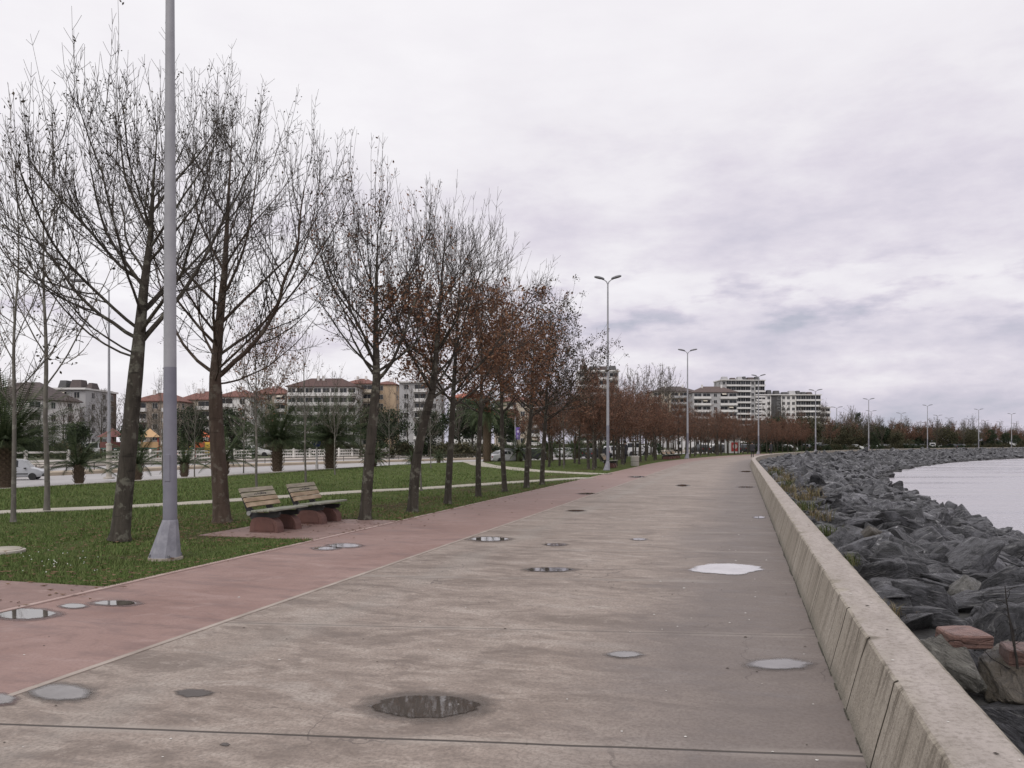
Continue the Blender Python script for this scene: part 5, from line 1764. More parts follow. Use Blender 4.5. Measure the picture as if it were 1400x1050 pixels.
# ------------------------------------------------------------------ playground
M_OR = mat('orange_plastic', (0.60, 0.14, 0.05), (0.5, .11, .04), 3, .5)
M_YE = mat('yellow_plastic', (0.62, 0.40, 0.05), (.55, .35, .04), 3, .5)
M_RD = mat('red_plastic', (0.36, 0.06, 0.045), (.3, .05, .04), 3, .5)
M_RDD = mat('faded_red_plastic', (.15, .055, .045), (.12, .045, .04), 3, .7)
M_GRP = mat('green_plastic', (0.06, 0.16, 0.13), (.05, .13, .11), 3, .5)
def playhouse(p, rz, label, roof, slide, tower):
    r = empty('play_tower', p, rz, label, 'play tower', 'playground behind the white fence')
    mb = MB(); mb.box(-.9, .9, -.9, .9, .95, 1.08); mb.build('deck', M_GRP, r)
    for x in (-.85, .85):
        for y in (-.85, .85):
            q = MB(); q.lathe([(.07, 0), (.07, 2.3)], 8, (x, y, 0)); q.build('post', tower, r)
    q = MB(); q.add([(-1.15, -1.15, 2.3), (1.15, -1.15, 2.3), (1.15, 1.15, 2.3), (-1.15, 1.15, 2.3), (0, 0, 3.3)], [(0, 1, 4), (1, 2, 4), (2, 3, 4), (3, 0, 4), (3, 2, 1, 0)]); q.build('roof', roof, r)
    for (x0, x1, y0, y1) in ((-.9, .9, -.93, -.89), (-.93, -.89, -.9, .9)):
        q = MB(); q.box(x0, x1, y0, y1, 1.1, 1.75); q.build('panel', roof, r)
    q = MB()
    q.add([(.9, -.35, 1.1), (.9, .35, 1.1), (1.6, .35, .95), (1.6, -.35, .95), (3.0, -.35, .15), (3.0, .35, .15), (3.4, .35, .12), (3.4, -.35, .12)], [(0, 3, 2, 1), (3, 4, 5, 2), (4, 7, 6, 5)])
    for y in (-.38, .38):
        q.tube([(.9, y, 1.3), (1.6, y, 1.12), (3.0, y, .32), (3.4, y, .28)], [.05] * 4, 6)
    q.build('slide', slide, r)
playhouse(atd(205, 92, 0), .4, 'play tower with a pale orange pointed roof left of the nearest lamp post', mat('pale_roof', (0.52, .33, .17), (.46, .29, .15), 3, .6), M_OR, M_RD)
playhouse(atd(272, 94, 0), 2.4, 'orange and red play tower right of the nearest lamp post', M_OR, M_YE, M_RD)
playhouse(atd(154, 90, 0), 1.2, 'dark red play structure left of the big leaning trunk', M_RDD, M_RDD, M_RDD)
r = empty('play_board', atd(285, 86, 0), 0, 'yellow play panel on posts beside the orange play tower', 'play panel', 'playground behind the white fence')
mb = MB(); mb.bbox(-.4, .4, -.05, .05, .5, 1.7, .03); mb.build('panel', M_YE, r)
for x in (-.45, .45):
    mb = MB(); mb.lathe([(.05, 0), (.05, 1.8)], 8, (x, 0, 0)); mb.build('post', M_RD, r)

# ------------------------------------------------------------------ apartment houses
M_WIN = mat('window_glass', (0.018, 0.020, 0.024), (0.045, 0.048, 0.055), .25, .35, rnd=.5, spec=.25)
M_WFR = mat('window_frame', (0.50, .49, .47), (.42, .41, .40), 3, .6)
M_PLW = mat('white_render', (0.68, .665, .65), (.58, .565, .55), .25, .9)
M_PLG = mat('grey_render', (0.42, .415, .42), (.35, .345, .35), .25, .9)
M_PLC = mat('cream_render', (0.50, .44, .36), (.42, .36, .29), .25, .9)
M_PLP = mat('peach_render', (0.50, .38, .27), (.42, .31, .21), .25, .9)
M_PLB = mat('beige_render', (0.36, .30, .25), (.29, .235, .195), .25, .9)
M_BRK = mat('dark_brown_render', (0.14, .10, .085), (.10, .075, .065), .4, .9)
M_DKG = mat('charcoal_cladding', (0.085, .083, .085), (.065, .064, .066), .4, .8)
M_TILE = mat('red_roof_tile', (0.20, .085, .065), (.13, .060, .05), 1.2, .85, stretch=(1, 1, 4))
M_TILD = mat('grey_brown_roof_tile', (0.10, .08, .075), (.07, .055, .055), 1.2, .85, stretch=(1, 1, 4))
M_REC = mat('recess_render', (0.16, .15, .145), (.12, .115, .11), .3, .9)
M_AWN = mat('cream_awning', (0.55, .50, .42), (.45, .42, .36), 2, .9)
_wm = {}
def win_mesh(w, h):
    k = (round(w, 2), round(h, 2))
    if k not in _wm:
        mb = MB(); mb.box(-w / 2, w / 2, -.05, .03, 0, h, 0)
        fr = .09
        for (x0, x1, z0, z1) in ((-w / 2 - fr, w / 2 + fr, -fr, 0), (-w / 2 - fr, w / 2 + fr, h, h + fr), (-w / 2 - fr, -w / 2, 0, h), (w / 2, w / 2 + fr, 0, h), (-.04, .04, 0, h)):
            mb.box(x0, x1, -.09, .03, z0, z1, 1)
        _wm[k] = mb.mesh('window', [M_WIN, M_WFR])
    return _wm[k]

def house(px0, px1, ytop, Y, label, wallm, floors=6, fh=3.0, roof='hip', roofm=M_TILE, style='windows', yaw=0.0, depth=13, bays=None, eave=None, base=0.0, balc=None, clutter=False, side_w=True):
    """front face spans px0..px1 of the photo at distance Y; ytop is the roof's top row"""
    x0 = (px0 - 700) / F * Y; x1 = (px1 - 700) / F * Y
    Wd = (x1 - x0) / max(.4, math.cos(yaw)); cx = (x0 + x1) / 2
    top = EYE + (HOR - ytop) / F * Y
    rh = 2.6 if roof == 'hip' else .5
    body = (EYE + (HOR - eave) / F * Y) if eave else top - rh
    rh = max(.4, top - body)
    floors = max(3, int(round((body - base - .3) / fh)))
    r = empty('apartment_building', (cx, Y, base), yaw, label, 'apartment building')
    hw = Wd / 2; H_ = body - base
    mb = MB(); mb.box(-hw, hw, 0, depth, -.5, H_); mb.build('wall', wallm, r)
    rg = random.Random(int(px0 * 7 + Y))
    if roof == 'hip':
        ov = .6
        mb = MB()
        rl = min(hw * .75, depth * .45)
        mb.add([(-hw - ov, -ov, H_), (hw + ov, -ov, H_), (hw + ov, depth + ov, H_), (-hw - ov, depth + ov, H_), (-hw + rl, depth / 2, H_ + rh), (hw - rl, depth / 2, H_ + rh)],
               [(0, 1, 5, 4), (1, 2, 5), (2, 3, 4, 5), (3, 0, 4)])
        mb.box(-hw - ov, hw + ov, -ov, depth + ov, H_ - .22, H_ - .002)
        rf = mb.build('roof', roofm, r)
        for k in range(2):
            c = MB(); cxx = rg.uniform(-hw * .5, hw * .5); c.box(cxx - .35, cxx + .35, depth * .35, depth * .35 + .7, H_ + .3, H_ + rh + .7); c.build('chimney', M_PLW, rf)
    else:
        mb = MB(); mb.box(-hw - .4, hw + .4, -.9, depth + .4, H_ - .02, H_ + .45); rf = mb.build('roof', M_PLW, r)
        if clutter:
            x = -hw * .9
            while x < hw * .8:
                w = rg.uniform(1.5, 3.6); h = rg.uniform(1.0, 2.6)
                c = MB()
                c.add([(x, 2, H_ + .45), (x + w, 2, H_ + .45), (x + w, 6, H_ + .45), (x, 6, H_ + .45), (x + .3, 2.8, H_ + .45 + h), (x + w - .3, 2.8, H_ + .45 + h), (x + w - .3, 5.4, H_ + .45 + h), (x + .3, 5.4, H_ + .45 + h)],
                      [(0, 1, 5, 4), (1, 2, 6, 5), (2, 3, 7, 6), (3, 0, 4, 7), (4, 5, 6, 7)])
                c.build('roof_dormer', rg.choice((M_DKG, M_TILD, M_DKG, M_PLG)), rf)
                x += w + rg.uniform(.2, 1.4)
    nb_ = bays or max(2, int(Wd / 3.4))
    bw = Wd / nb_
    vis0 = max(0, int((EYE + (HOR - 600) / F * Y) / fh) - 1)
    ww = win_mesh(1.35, 1.45); wl = win_mesh(bw * .80, 2.0); wbm = win_mesh(bw * .985 - .2, 2.45)
    for fl in range(vis0, floors):
        z0 = H_ - (floors - fl) * fh
        if z0 < -.4: continue
        for b_ in range(nb_):
            xc = -hw + (b_ + .5) * bw
            kind = style if isinstance(style, str) else style[b_ % len(style)]
            if kind == 'windows':
                o = link_mesh('window', ww, r, (xc, -.005, z0 + .9))
            elif kind == 'dark':
                if b_ % 2 == 0:
                    o = link_mesh('window', ww, r, (xc, -.005, z0 + .9))
            elif kind == 'blank':
                pass
            else:
                # loggia: dark recess glazing behind a projecting balcony
                o = link_mesh('window', wbm if kind == 'band' else wl, r, (xc, -.005, z0 + (.25 if kind == 'band' else .35)))
        # balconies: runs of loggia bays
        b_ = 0
        while b_ < nb_:
            kind = style if isinstance(style, str) else style[b_ % len(style)]
            if kind in ('loggia', 'band'):
                e = b_
                while e + 1 < nb_ and (style if isinstance(style, str) else style[(e + 1) % len(style)]) == kind: e += 1
                xa = -hw + b_ * bw + (.0 if kind == 'band' else .15); xb = -hw + (e + 1) * bw - (.0 if kind == 'band' else .15)
                q = MB()
                dpt = 1.25
                q.box(xa, xb, -dpt, -.003, z0 - .10, z0 + .10)
                q.box(xa, xb, -dpt, -dpt + .12, z0 + .102, z0 + (.80 if kind == 'band' else .95))
                q.box(xa, xa + .12, -dpt + .122, -.003, z0 + .102, z0 + .98)
                q.box(xb - .12, xb, -dpt + .122, -.003, z0 + .102, z0 + .98)
                q.build('balcony', balc or M_PLW, r)
                if kind == 'loggia' and rg.random() < .22:
                    a = MB(); xm = rg.uniform(xa + 1, xb - 1) if xb - xa > 2.2 else (xa + xb) / 2
                    a.add([(xm - .95, -.1, z0 + 2.5), (xm + .95, -.1, z0 + 2.5), (xm + .95, -1.5, z0 + 1.9), (xm - .95, -1.5, z0 + 1.9), (xm + .95, -1.5, z0 + 1.7), (xm - .95, -1.5, z0 + 1.7)], [(0, 1, 2, 3), (3, 2, 4, 5)])
                    a.build('awning', M_AWN, r)
                b_ = e + 1
            else: b_ += 1
        # windows on the two side walls
        if side_w:
            for sx in (-1, 1):
                for k in range(2):
                    o = link_mesh('window', ww, r, (sx * (hw + .005), depth * (.28 + .44 * k), z0 + .9))
                    o.rotation_euler = (0, 0, sx * math.pi / 2)
    if not isinstance(style, str) and 'dark' in style:
        for b_ in range(nb_):
            if style[b_ % len(style)] == 'dark':
                q = MB(); q.box(-hw + b_ * bw, -hw + (b_ + 1) * bw, -.04, -.001, -.4, H_ - .02); q.build('cladding', M_DKG, r)
    return r

B = house
B(-40, 62, 520, 190, 'white apartment house with a dark grey hipped roof at the far left', M_PLW, eave=546, roofm=M_TILD, style=('windows', 'loggia', 'windows'), yaw=-.15)
B(70, 117, 530, 205, 'pale grey stepped apartment house right of the grey roofed one at left', M_PLG, roof='flat', style=('loggia', 'windows'), clutter=True)
B(117.5, 134, 533, 215, 'narrow dark brown apartment house left of the big leaning trunk', M_BRK, roof='flat', style='windows', depth=10)
B(181, 243, 535, 225, 'beige apartment house with a red brown roof left of the nearest lamp post', M_PLB, eave=548, style=('loggia', 'windows'))
B(246, 292, 533, 235, 'cream apartment house with a red hipped roof right of the nearest lamp post', M_PLC, eave=546, style=('windows', 'loggia'))
B(297, 343, 531, 225, 'white apartment house with a red roof behind the brown forked tree', M_PLW, eave=542, style=('loggia', 'windows', 'loggia'))
B(346, 391, 526, 262, 'beige apartment house left of the broad white balconied block', M_PLB, eave=538, style=('loggia', 'windows'))
B(393, 487, 515, 250, 'broad white apartment block with rows of dark balconies and a brown red roof', M_PLW, eave=528, style='loggia', roofm=mat('dark_red_roof_tile', (.10, .055, .047), (.07, .042, .04), 1.2, .85), bays=8)
B(472, 512, 515.5, 262, 'cream balconied apartment house with a bright red hipped roof', M_PLC, eave=524, style='loggia', balc=M_PLC)
B(514, 541, 519, 268, 'peach coloured apartment house with plain side wall', M_PLP, eave=525, style=('windows', 'blank'))
B(546, 603, 521, 255, 'grey white flat roofed apartment block right of the peach house', M_PLG, roof='flat', style=('windows', 'loggia'), balc=M_PLW)
B(614, 668, 535, 215, 'low white house with a bright orange red roof behind the tall palm', M_PLW, eave=543, roofm=mat('orange_roof_tile', (.34, .10, .06), (.26, .08, .05), 1.2, .85), style=('windows', 'loggia'))
B(676, 738, 540, 270, 'pale apartment house glimpsed through the russet leaves', M_PLC, eave=548, style=('windows', 'loggia'))
B(791, 846, 506, 300, 'white modern apartment block above the leafy trees beside the second street lamp', M_PLW, roof='flat', style='loggia', clutter=True)
B(893, 952, 527, 372, 'weathered pale apartment row with a tiled roof left of the third street lamp', M_PLC, eave=535, roofm=M_TILD, style=('loggia', 'windows', 'loggia'), balc=M_PLG)
B(948, 1008, 527, 362, 'grey apartment row with many small awnings right of the third street lamp', M_PLG, eave=536, roofm=mat('faded_roof_tile', (.115, .08, .072), (.09, .066, .06), 1.2, .85), style=('loggia', 'loggia', 'windows'))
# the two modern blocks at the bend
tw = B(986, 1046, 519, 425, 'tallest grey white apartment tower with dark banded glazing at the bend', M_PLG, roof='flat', style=('windows', 'band', 'band', 'band', 'band', 'band'), bays=9, clutter=True, yaw=.06)
wb = B(1034, 1122, 539, 425, 'white apartment block with dark stripe and rounded balcony bands at the bend', M_PLW, roof='flat', style=('band', 'windows', 'windows', 'dark', 'dark', 'windows', 'windows', 'windows', 'band', 'band', 'band', 'band', 'band'), bays=13, clutter=True)
B(1121, 1135, 556, 440, 'small stepped white apartment house behind the white block at the bend', M_PLW, roof='flat', style='loggia', bays=2, depth=9)
B(1100, 1150, 580, 420, 'low dark building beneath the white block at the bend', M_DKG, roof='flat', style='blank', depth=9)

# ------------------------------------------------------------------ vehicles
M_TYRE = mat('tyre_rubber', (.016, .016, .017), (.026, .026, .026), 8, .85)
M_RIM = mat('wheel_rim', (.32, .32, .33), (.22, .22, .23), 8, .35, metal=.6)
M_GLS = mat('car_glass', (.020, .023, .026), (.03, .034, .038), 2, .06)
M_HL = mat('headlight_glass', (.55, .56, .58), (.45, .46, .48), 5, .15)
M_TL = mat('tail_light', (.30, .02, .02), (.24, .015, .015), 5, .25)
M_TRIM = mat('black_car_trim', (.022, .022, .024), (.03, .03, .03), 5, .6)
def paint(name, c):
    m = mat(name, c, tuple(x * .9 for x in c), 1.5, .28)
    return m
P_WH = paint('white_car_paint', (.66, .66, .66)); P_SI = paint('silver_car_paint', (.36, .37, .39)); P_BK = paint('black_car_paint', (.022, .023, .026)); P_RD = paint('red_car_paint', (.26, .03, .03)); P_GY = paint('grey_car_paint', (.13, .135, .145))
def make_car(kind, pm, label):
    root = empty('car' if kind != 'van' else 'van', label=label, cat='car' if kind != 'van' else 'van')
    # stations: x, belt z, roof z, half width low, half width roof
    if kind == 'sedan':
        L = 4.4; st = [(-2.2, .80, .80, .72, .62), (-2.05, .92, .93, .82, .66), (-1.5, .97, 1.00, .86, .66), (-.85, .97, 1.38, .87, .60), (-.2, .96, 1.45, .87, .62), (.35, .95, 1.42, .87, .61), (1.05, .93, .97, .86, .66), (1.75, .84, .85, .84, .68), (2.15, .70, .71, .74, .60), (2.22, .58, .59, .66, .55)]
        glass = (3, 5)
    elif kind == 'hatch':
        L = 4.1; st = [(-2.02, .85, .90, .74, .62), (-1.95, 1.0, 1.05, .84, .66), (-1.62, 1.0, 1.45, .87, .62), (-.8, .99, 1.53, .88, .64), (-.1, .98, 1.54, .88, .65), (.45, .97, 1.47, .88, .63), (1.15, .95, 1.0, .87, .68), (1.72, .86, .88, .85, .68), (2.0, .72, .73, .76, .62), (2.06, .58, .59, .68, .56)]
        glass = (2, 5)
    else:
        L = 4.2; st = [(-2.1, 1.0, 1.72, .82, .70), (-2.04, 1.05, 1.80, .87, .74), (-1.2, 1.06, 1.84, .89, .76), (-.4, 1.06, 1.84, .89, .76), (.3, 1.05, 1.82, .89, .75), (.62, 1.05, 1.74, .89, .73), (1.22, 1.02, 1.08, .88, .74), (1.75, .92, .94, .86, .72), (2.06, .76, .77, .78, .64), (2.12, .60, .61, .70, .58)]
        glass = (1, 5)
    zb = .26
    vs, fs = [], []
    m = 10
    for (x, bz, rz_, hw, hr) in st:
        zs = zb if abs(x) < 1.9 else zb + .06
        sec = [(hw * .90, zs), (hw, zs + .16), (hw * 1.0, bz * .72), (hw * .97, bz), (hr, rz_)]
        full = [(y, z) for y, z in sec] + [(-y, z) for y, z in reversed(sec)]
        vs += [(x, y, z) for y, z in full]
    for i in range(len(st) - 1):
        for k in range(m):
            k2 = (k + 1) % m
            fs.append((i * m + k, i * m + k2, (i + 1) * m + k2, (i + 1) * m + k))
    fs.append(tuple(range(m))); fs.append(tuple(reversed([(len(st) - 1) * m + k for k in range(m)])))
    me = mesh_from('body', vs, fs, pm, None, True, None, 28)
    bm = bmesh.new(); bm.from_mesh(me); bmesh.ops.recalc_face_normals(bm, faces=list(bm.faces)); bm.to_mesh(me); bm.free()
    body = link_mesh('body', me, root)
    # glass, a few millimetres proud of the shell
    def sidepane(x0, x1, sg):
        def ev(x):
            for a, b_ in zip(st, st[1:]):
                if a[0] <= x <= b_[0]:
                    f = (x - a[0]) / (b_[0] - a[0]); return [a[j] + (b_[j] - a[j]) * f for j in range(5)]
            return st[-1]
        q = []
        for x in (x0, (x0 + x1) / 2, x1):
            e = ev(x); y0, z0, y1, z1 = e[3] * .97, e[1], e[4], e[2]
            for f in (.12, .86):
                q.append((x, sg * (y0 + (y1 - y0) * f + .006), z0 + (z1 - z0) * f + .002))
        return q
    xs0, xs1 = st[glass[0]][0], st[glass[1]][0]
    mid = (xs0 + xs1) / 2 + .1
    ext = .30
    for sg in (-1, 1):
        for (a, b_) in ((xs0 + .06, mid - .05), (mid + .05, xs1 + ext)):
            q = sidepane(a, b_, sg)
            f_ = [(0, 2, 3, 1), (2, 4, 5, 3)]
            mb = MB(); mb.add(q, f_ if sg < 0 else [tuple(reversed(f)) for f in f_]); mb.build('side_window', M_GLS, root)
    def cross(i, j, f0, f1):
        A, Bq = st[i], st[j]
        q = []
        for f in (f0, f1):
            x = A[0] + (Bq[0] - A[0]) * f; z = A[2] + (Bq[2] - A[2]) * f; w = (A[4] + (Bq[4] - A[4]) * f) * .93
            q += [(x, -w, z), (x, w, z)]
        return q
    def lift(q):
        a, b_, c = Vector(q[0]), Vector(q[1]), Vector(q[2])
        nrm = (b_ - a).cross(c - a).normalized()
        if nrm.z < 0: nrm = -nrm
        return [tuple(Vector(p) + nrm * .007) for p in q]
    mb = MB(); mb.add(lift(cross(glass[1], glass[1] + 1, .12, .92)), [(0, 1, 3, 2)]); mb.build('windscreen', M_GLS, root)
    g0 = glass[0]
    if kind == 'van':
        mb = MB(); mb.add([(-2.112, -.60, 1.10), (-2.112, .60, 1.10), (-2.108, .58, 1.62), (-2.108, -.58, 1.62)], [(0, 1, 2, 3)]); mb.build('rear_window', M_GLS, root)
    else:
        mb = MB(); mb.add(lift(cross(g0 - 1, g0, .12, .9)), [(0, 1, 3, 2)]); mb.build('rear_window', M_GLS, root)
    # wheels
    wy = st[4][3] - .10
    for x in (-1.32, 1.34):
        for sg in (-1, 1):
            mb = MB(); mb.lathe([(.20, -.10), (.29, -.105), (.315, -.07), (.315, .07), (.29, .105), (.20, .10)], 20, (x, sg * (wy + .02), .315), 0, 'Y'); w = mb.build('tyre', M_TYRE, root, True)
            w.name = 'wheel'
            mb = MB(); mb.lathe([(.205, -.092), (.19, -.10), (.06, -.085), (.0, -.09)] if sg > 0 else [(.205, .092), (.19, .10), (.06, .085), (.0, .09)], 14, (x, sg * (wy + .02), .315), 0, 'Y', False); mb.build('rim', M_RIM, w)
            mb = MB(); mb.lathe([(.375, sg * (wy + .103)), (.33, sg * (wy + .108)), (.0, sg * (wy + .10))][0:2], 20, (x, 0, .315), 0, 'Y', False)
    for sg in (-1, 1):
        e = st[-2]
        mb = MB(); mb.bbox(e[0] - .12, e[0] + .025, sg * .48 - .14, sg * .48 + .14, e[1] - .13, e[1] - .01, .02); mb.build('headlight', M_HL, root)
        e = st[0]
        mb = MB(); mb.bbox(e[0] - .015, e[0] + .14, sg * .60 - .10, sg * .60 + .10, e[1] - .16, e[1] + .03, .02); mb.build('tail_light', M_TL, root)
        mb = MB(); mb.bbox(.72, .90, sg * (st[5][3] + .09) - .10, sg * (st[5][3] + .09) + .10, .98, 1.10, .03); mb.build('mirror', pm if kind != 'van' else M_TRIM, root)
    for x0, x1, zz in ((2.0, 2.27, .40), (-2.26, -1.98, .42)):
        mb = MB(); mb.bbox(x0, x1, -.74, .74, zz - .09, zz + .09, .03); mb.build('bumper', M_TRIM if kind == 'van' else pm, root)
    if kind == 'van':
        for sg in (-1, 1):
            mb = MB(); mb.bbox(-1.0, 1.0, sg * .895 - .02, sg * .895 + .02, .50, .60, .008); mb.build('side_strip', M_TRIM, root)
    return root

van0 = make_car('van', P_SI, 'silver compact van on the road at the far left')
def on_road(px, py, z=-.116):
    p = at(px, py, z); return p
def yaw_road(p):
    return math.pi / 2 - R(16)
put(van0, at(24, 656, -.116), R(90 - 16) - R(56), .53)
sed = make_car('sedan', P_WH, 'white saloon car on the road between the fourth and fifth row trees')
hat = make_car('hatch', P_WH, 'white hatchback in the traffic left of the farthest road palms')
blk = make_car('hatch', P_BK, 'dark hatchback on the road between the last row trees and the second street lamp')
van = make_car('van', P_WH, 'white van on the road right behind the second street lamp')
def place_car(proto, px, Y, lab, grp=None, first=False, rz=None, off=0):
    o = proto if first else copy_tree(proto)
    p = atd(px, Y, -.116)
    put(o, p, (R(90) - R(52)) if rz is None else rz, .76 if Y < 100 else 1.0, lab, grp)
    return o
G_T = 'cars on the road behind the trees'
place_car(sed, 690, 69, sed['label'], G_T, True)
place_car(hat, 737, 88, hat['label'], G_T, True)
place_car(sed, 757, 96, 'white saloon car half hidden behind the second small palm', G_T)
place_car(hat, 776, 98, 'white hatchback just left of the stout palm', G_T)
place_car(blk, 806, 92, blk['label'], G_T, True)
place_car(blk, 819, 88, 'black car beside the dark hatchback, behind two close trunks', G_T)
place_car(van, 843, 95, van['label'], G_T, True)
place_car(blk, 700, 80, 'dark car just behind the white saloon', G_T)
place_car(blk, 730, 82, 'dark car behind the small palm beside the white saloon', G_T)
place_car(hat, 720, 90, 'white hatchback behind the sixth row tree', G_T)
place_car(van, 866, 110, 'white van behind the concrete bin', G_T)
place_car(sed, 880, 118, 'white car behind the dense brown trees right of the bin', G_T)
place_car(van, 140, 100, 'white van parked behind the white fence at left', 'vehicles behind the fence')
place_car(sed, 347, 100, 'white car parked behind the white fence between the brown forked tree and the broad palm', 'vehicles behind the fence', rz=0.2)
# parked rows beyond the bend
rng = random.Random(3)
for i in range(30):
    px = 960 + i * 13 + rng.uniform(-4, 4)
    Yb = np.interp(px, [900, 1037, 1115, 1188, 1268, 1338, 1440], [112, 128, 160, 192, 222, 250, 290])
    if rng.random() < .4:
        place_car(rng.choice((hat, sed, van, hat)), px, Yb + rng.uniform(9, 30), 'pale vehicle parked in the row behind the bay promenade', 'parked vehicles behind the bay promenade', rz=rng.choice((0, .6, 1.2, 3.0)) + rng.uniform(-.3, .3))
    else:
        place_car(blk, px, Yb + rng.uniform(9, 30), 'dark car parked in the row behind the bay promenade', 'parked vehicles behind the bay promenade', rz=rng.uniform(0, 3))

# box truck / motor homes at the right edge
def boxtruck(px, Y, rz, label):
    r = empty('box_truck', atd(px, Y, 0), rz, label, 'truck')
    mb = MB(); mb.bbox(-3.2, 1.4, -1.1, 1.1, .75, 3.05, .08); mb.build('box_body', P_WH, r)
    mb = MB(); mb.prism([(1.45, .45), (3.0, .45), (3.05, 1.15), (2.75, 1.35), (2.3, 2.2), (1.45, 2.25)], -1.0, 1.0); mb.build('cab', P_WH, r)
    mb = MB(); mb.prism([(2.36, 2.11), (2.76, 1.37), (2.775, 1.39), (2.375, 2.125)], -.85, .85); mb.build('windscreen', M_GLS, r)
    for sg in (-1, 1):
        mb = MB(); mb.box(1.6, 2.3, sg * 1.004 - .004, sg * 1.004 + .004, 1.35, 2.0); mb.build('side_window', M_GLS, r)
        for x in (-2.2, 2.2):
            mb = MB(); mb.lathe([(.2, -.13), (.40, -.13), (.42, -.09), (.42, .09), (.40, .13), (.2, .13)], 16, (x, sg * .92, .42), 0, 'Y'); mb.build('wheel', M_TYRE, r, True)
    return r
boxtruck(1385, 300, 1.0, 'white box truck parked near the right frame edge behind the bay wall')
boxtruck(1372, 305, 1.2, 'white box truck left of the other box truck near the right frame edge')
boxtruck(912, 150, .2, 'white box truck seen between trunks left of the third street lamp')
boxtruck(938, 156, .2, 'white box truck seen just behind the third street lamp')

# kiosk with a red poster beyond the bend
r = empty('kiosk', atd(1001, 128, 0), -.2, 'white kiosk with a round top sign and a red poster beyond the bend', 'kiosk')
mb = MB(); mb.bbox(-1.1, 1.1, -.8, .8, 0, 2.3, .05); mb.build('booth', P_WH, r)
mb = MB(); mb.bbox(-1.25, 1.25, -1.0, 1.0, 2.302, 2.45, .03); mb.build('roof', M_PLG, r)
mb = MB(); mb.bbox(-.2, .95, -.84, -.803, .3, 1.75, .01); po = mb.build('poster', mat('red_poster', (.40, .05, .05), (.36, .05, .045), 3, .6), r)
mb = MB(); mb.lathe([(.36, -.012), (.36, .0)], 24, (.38, -.845, 1.1), 0, 'Y'); mb.build('emblem', mat('pale_emblem', (.55, .45, .44), (.5, .40, .4), 3, .6), po)
mb = MB(); mb.bbox(-.75, .75, -.06, .06, 2.7, 4.1, .25); mb.build('top_sign', P_WH, r)
mb = MB(); mb.box(-.06, .06, -.04, .04, 2.45, 2.72); mb.build('sign_post', M_PLG, r)

# ------------------------------------------------------------------ road signs
M_BLUE = mat('blue_sign', (.05, .07, .25), (.04, .06, .21), 4, .5)
M_PURP = mat('purple_banner', (.15, .095, .32), (.13, .08, .28), 4, .7)
r = empty('road_sign', at(433, 641, 0), 0, 'round blue road sign on a pale post left of the fan shaped palm', 'road sign')
mb = MB(); mb.lathe([(.11, -.02), (.11, .25), (.06, .28), (.055, 1.25), (.04, 1.28), (.04, 1.9)], 10); mb.build('post', M_FENCE, r, True)
mb = MB(); mb.lathe([(.0, -.015), (.27, -.015), (.27, .015), (.0, .015)], 22, (0, -.06, 1.62), 0, 'Y', False); s_ = mb.build('sign_plate', M_BLUE, r)
mb = MB(); mb.obox((0, -.082, 1.62), (.05, 0, .11), (0, .003, 0), (.03, 0, -.013)); mb.build('arrow', M_FENCE, s_)
r = empty('banner', atd(708, 78, 0), 0, 'purple hanging banner on a pole behind the fifth row tree', 'banner')
mb = MB(); mb.lathe([(.05, 0), (.045, 4.2)], 8, (-.26, 0, 0)); mb.build('pole', M_POLE, r)
mb = MB(); mb.bbox(-.20, .22, -.02, .02, 1.95, 3.15, .008); f_ = mb.build('cloth', M_PURP, r)
mb = MB(); mb.lathe([(0, -.024), (.12, -.024), (.12, -.021), (0, -.021)], 16, (0.01, 0, 2.75), 0, 'Y', False)
mb.box(-.13, .15, -.024, -.0205, 2.2, 2.25); mb.box(-.10, .12, -.024, -.0205, 2.32, 2.37); mb.build('emblem', mat('pale_lilac', (.45, .40, .55), (.4, .36, .5), 4, .7), f_)

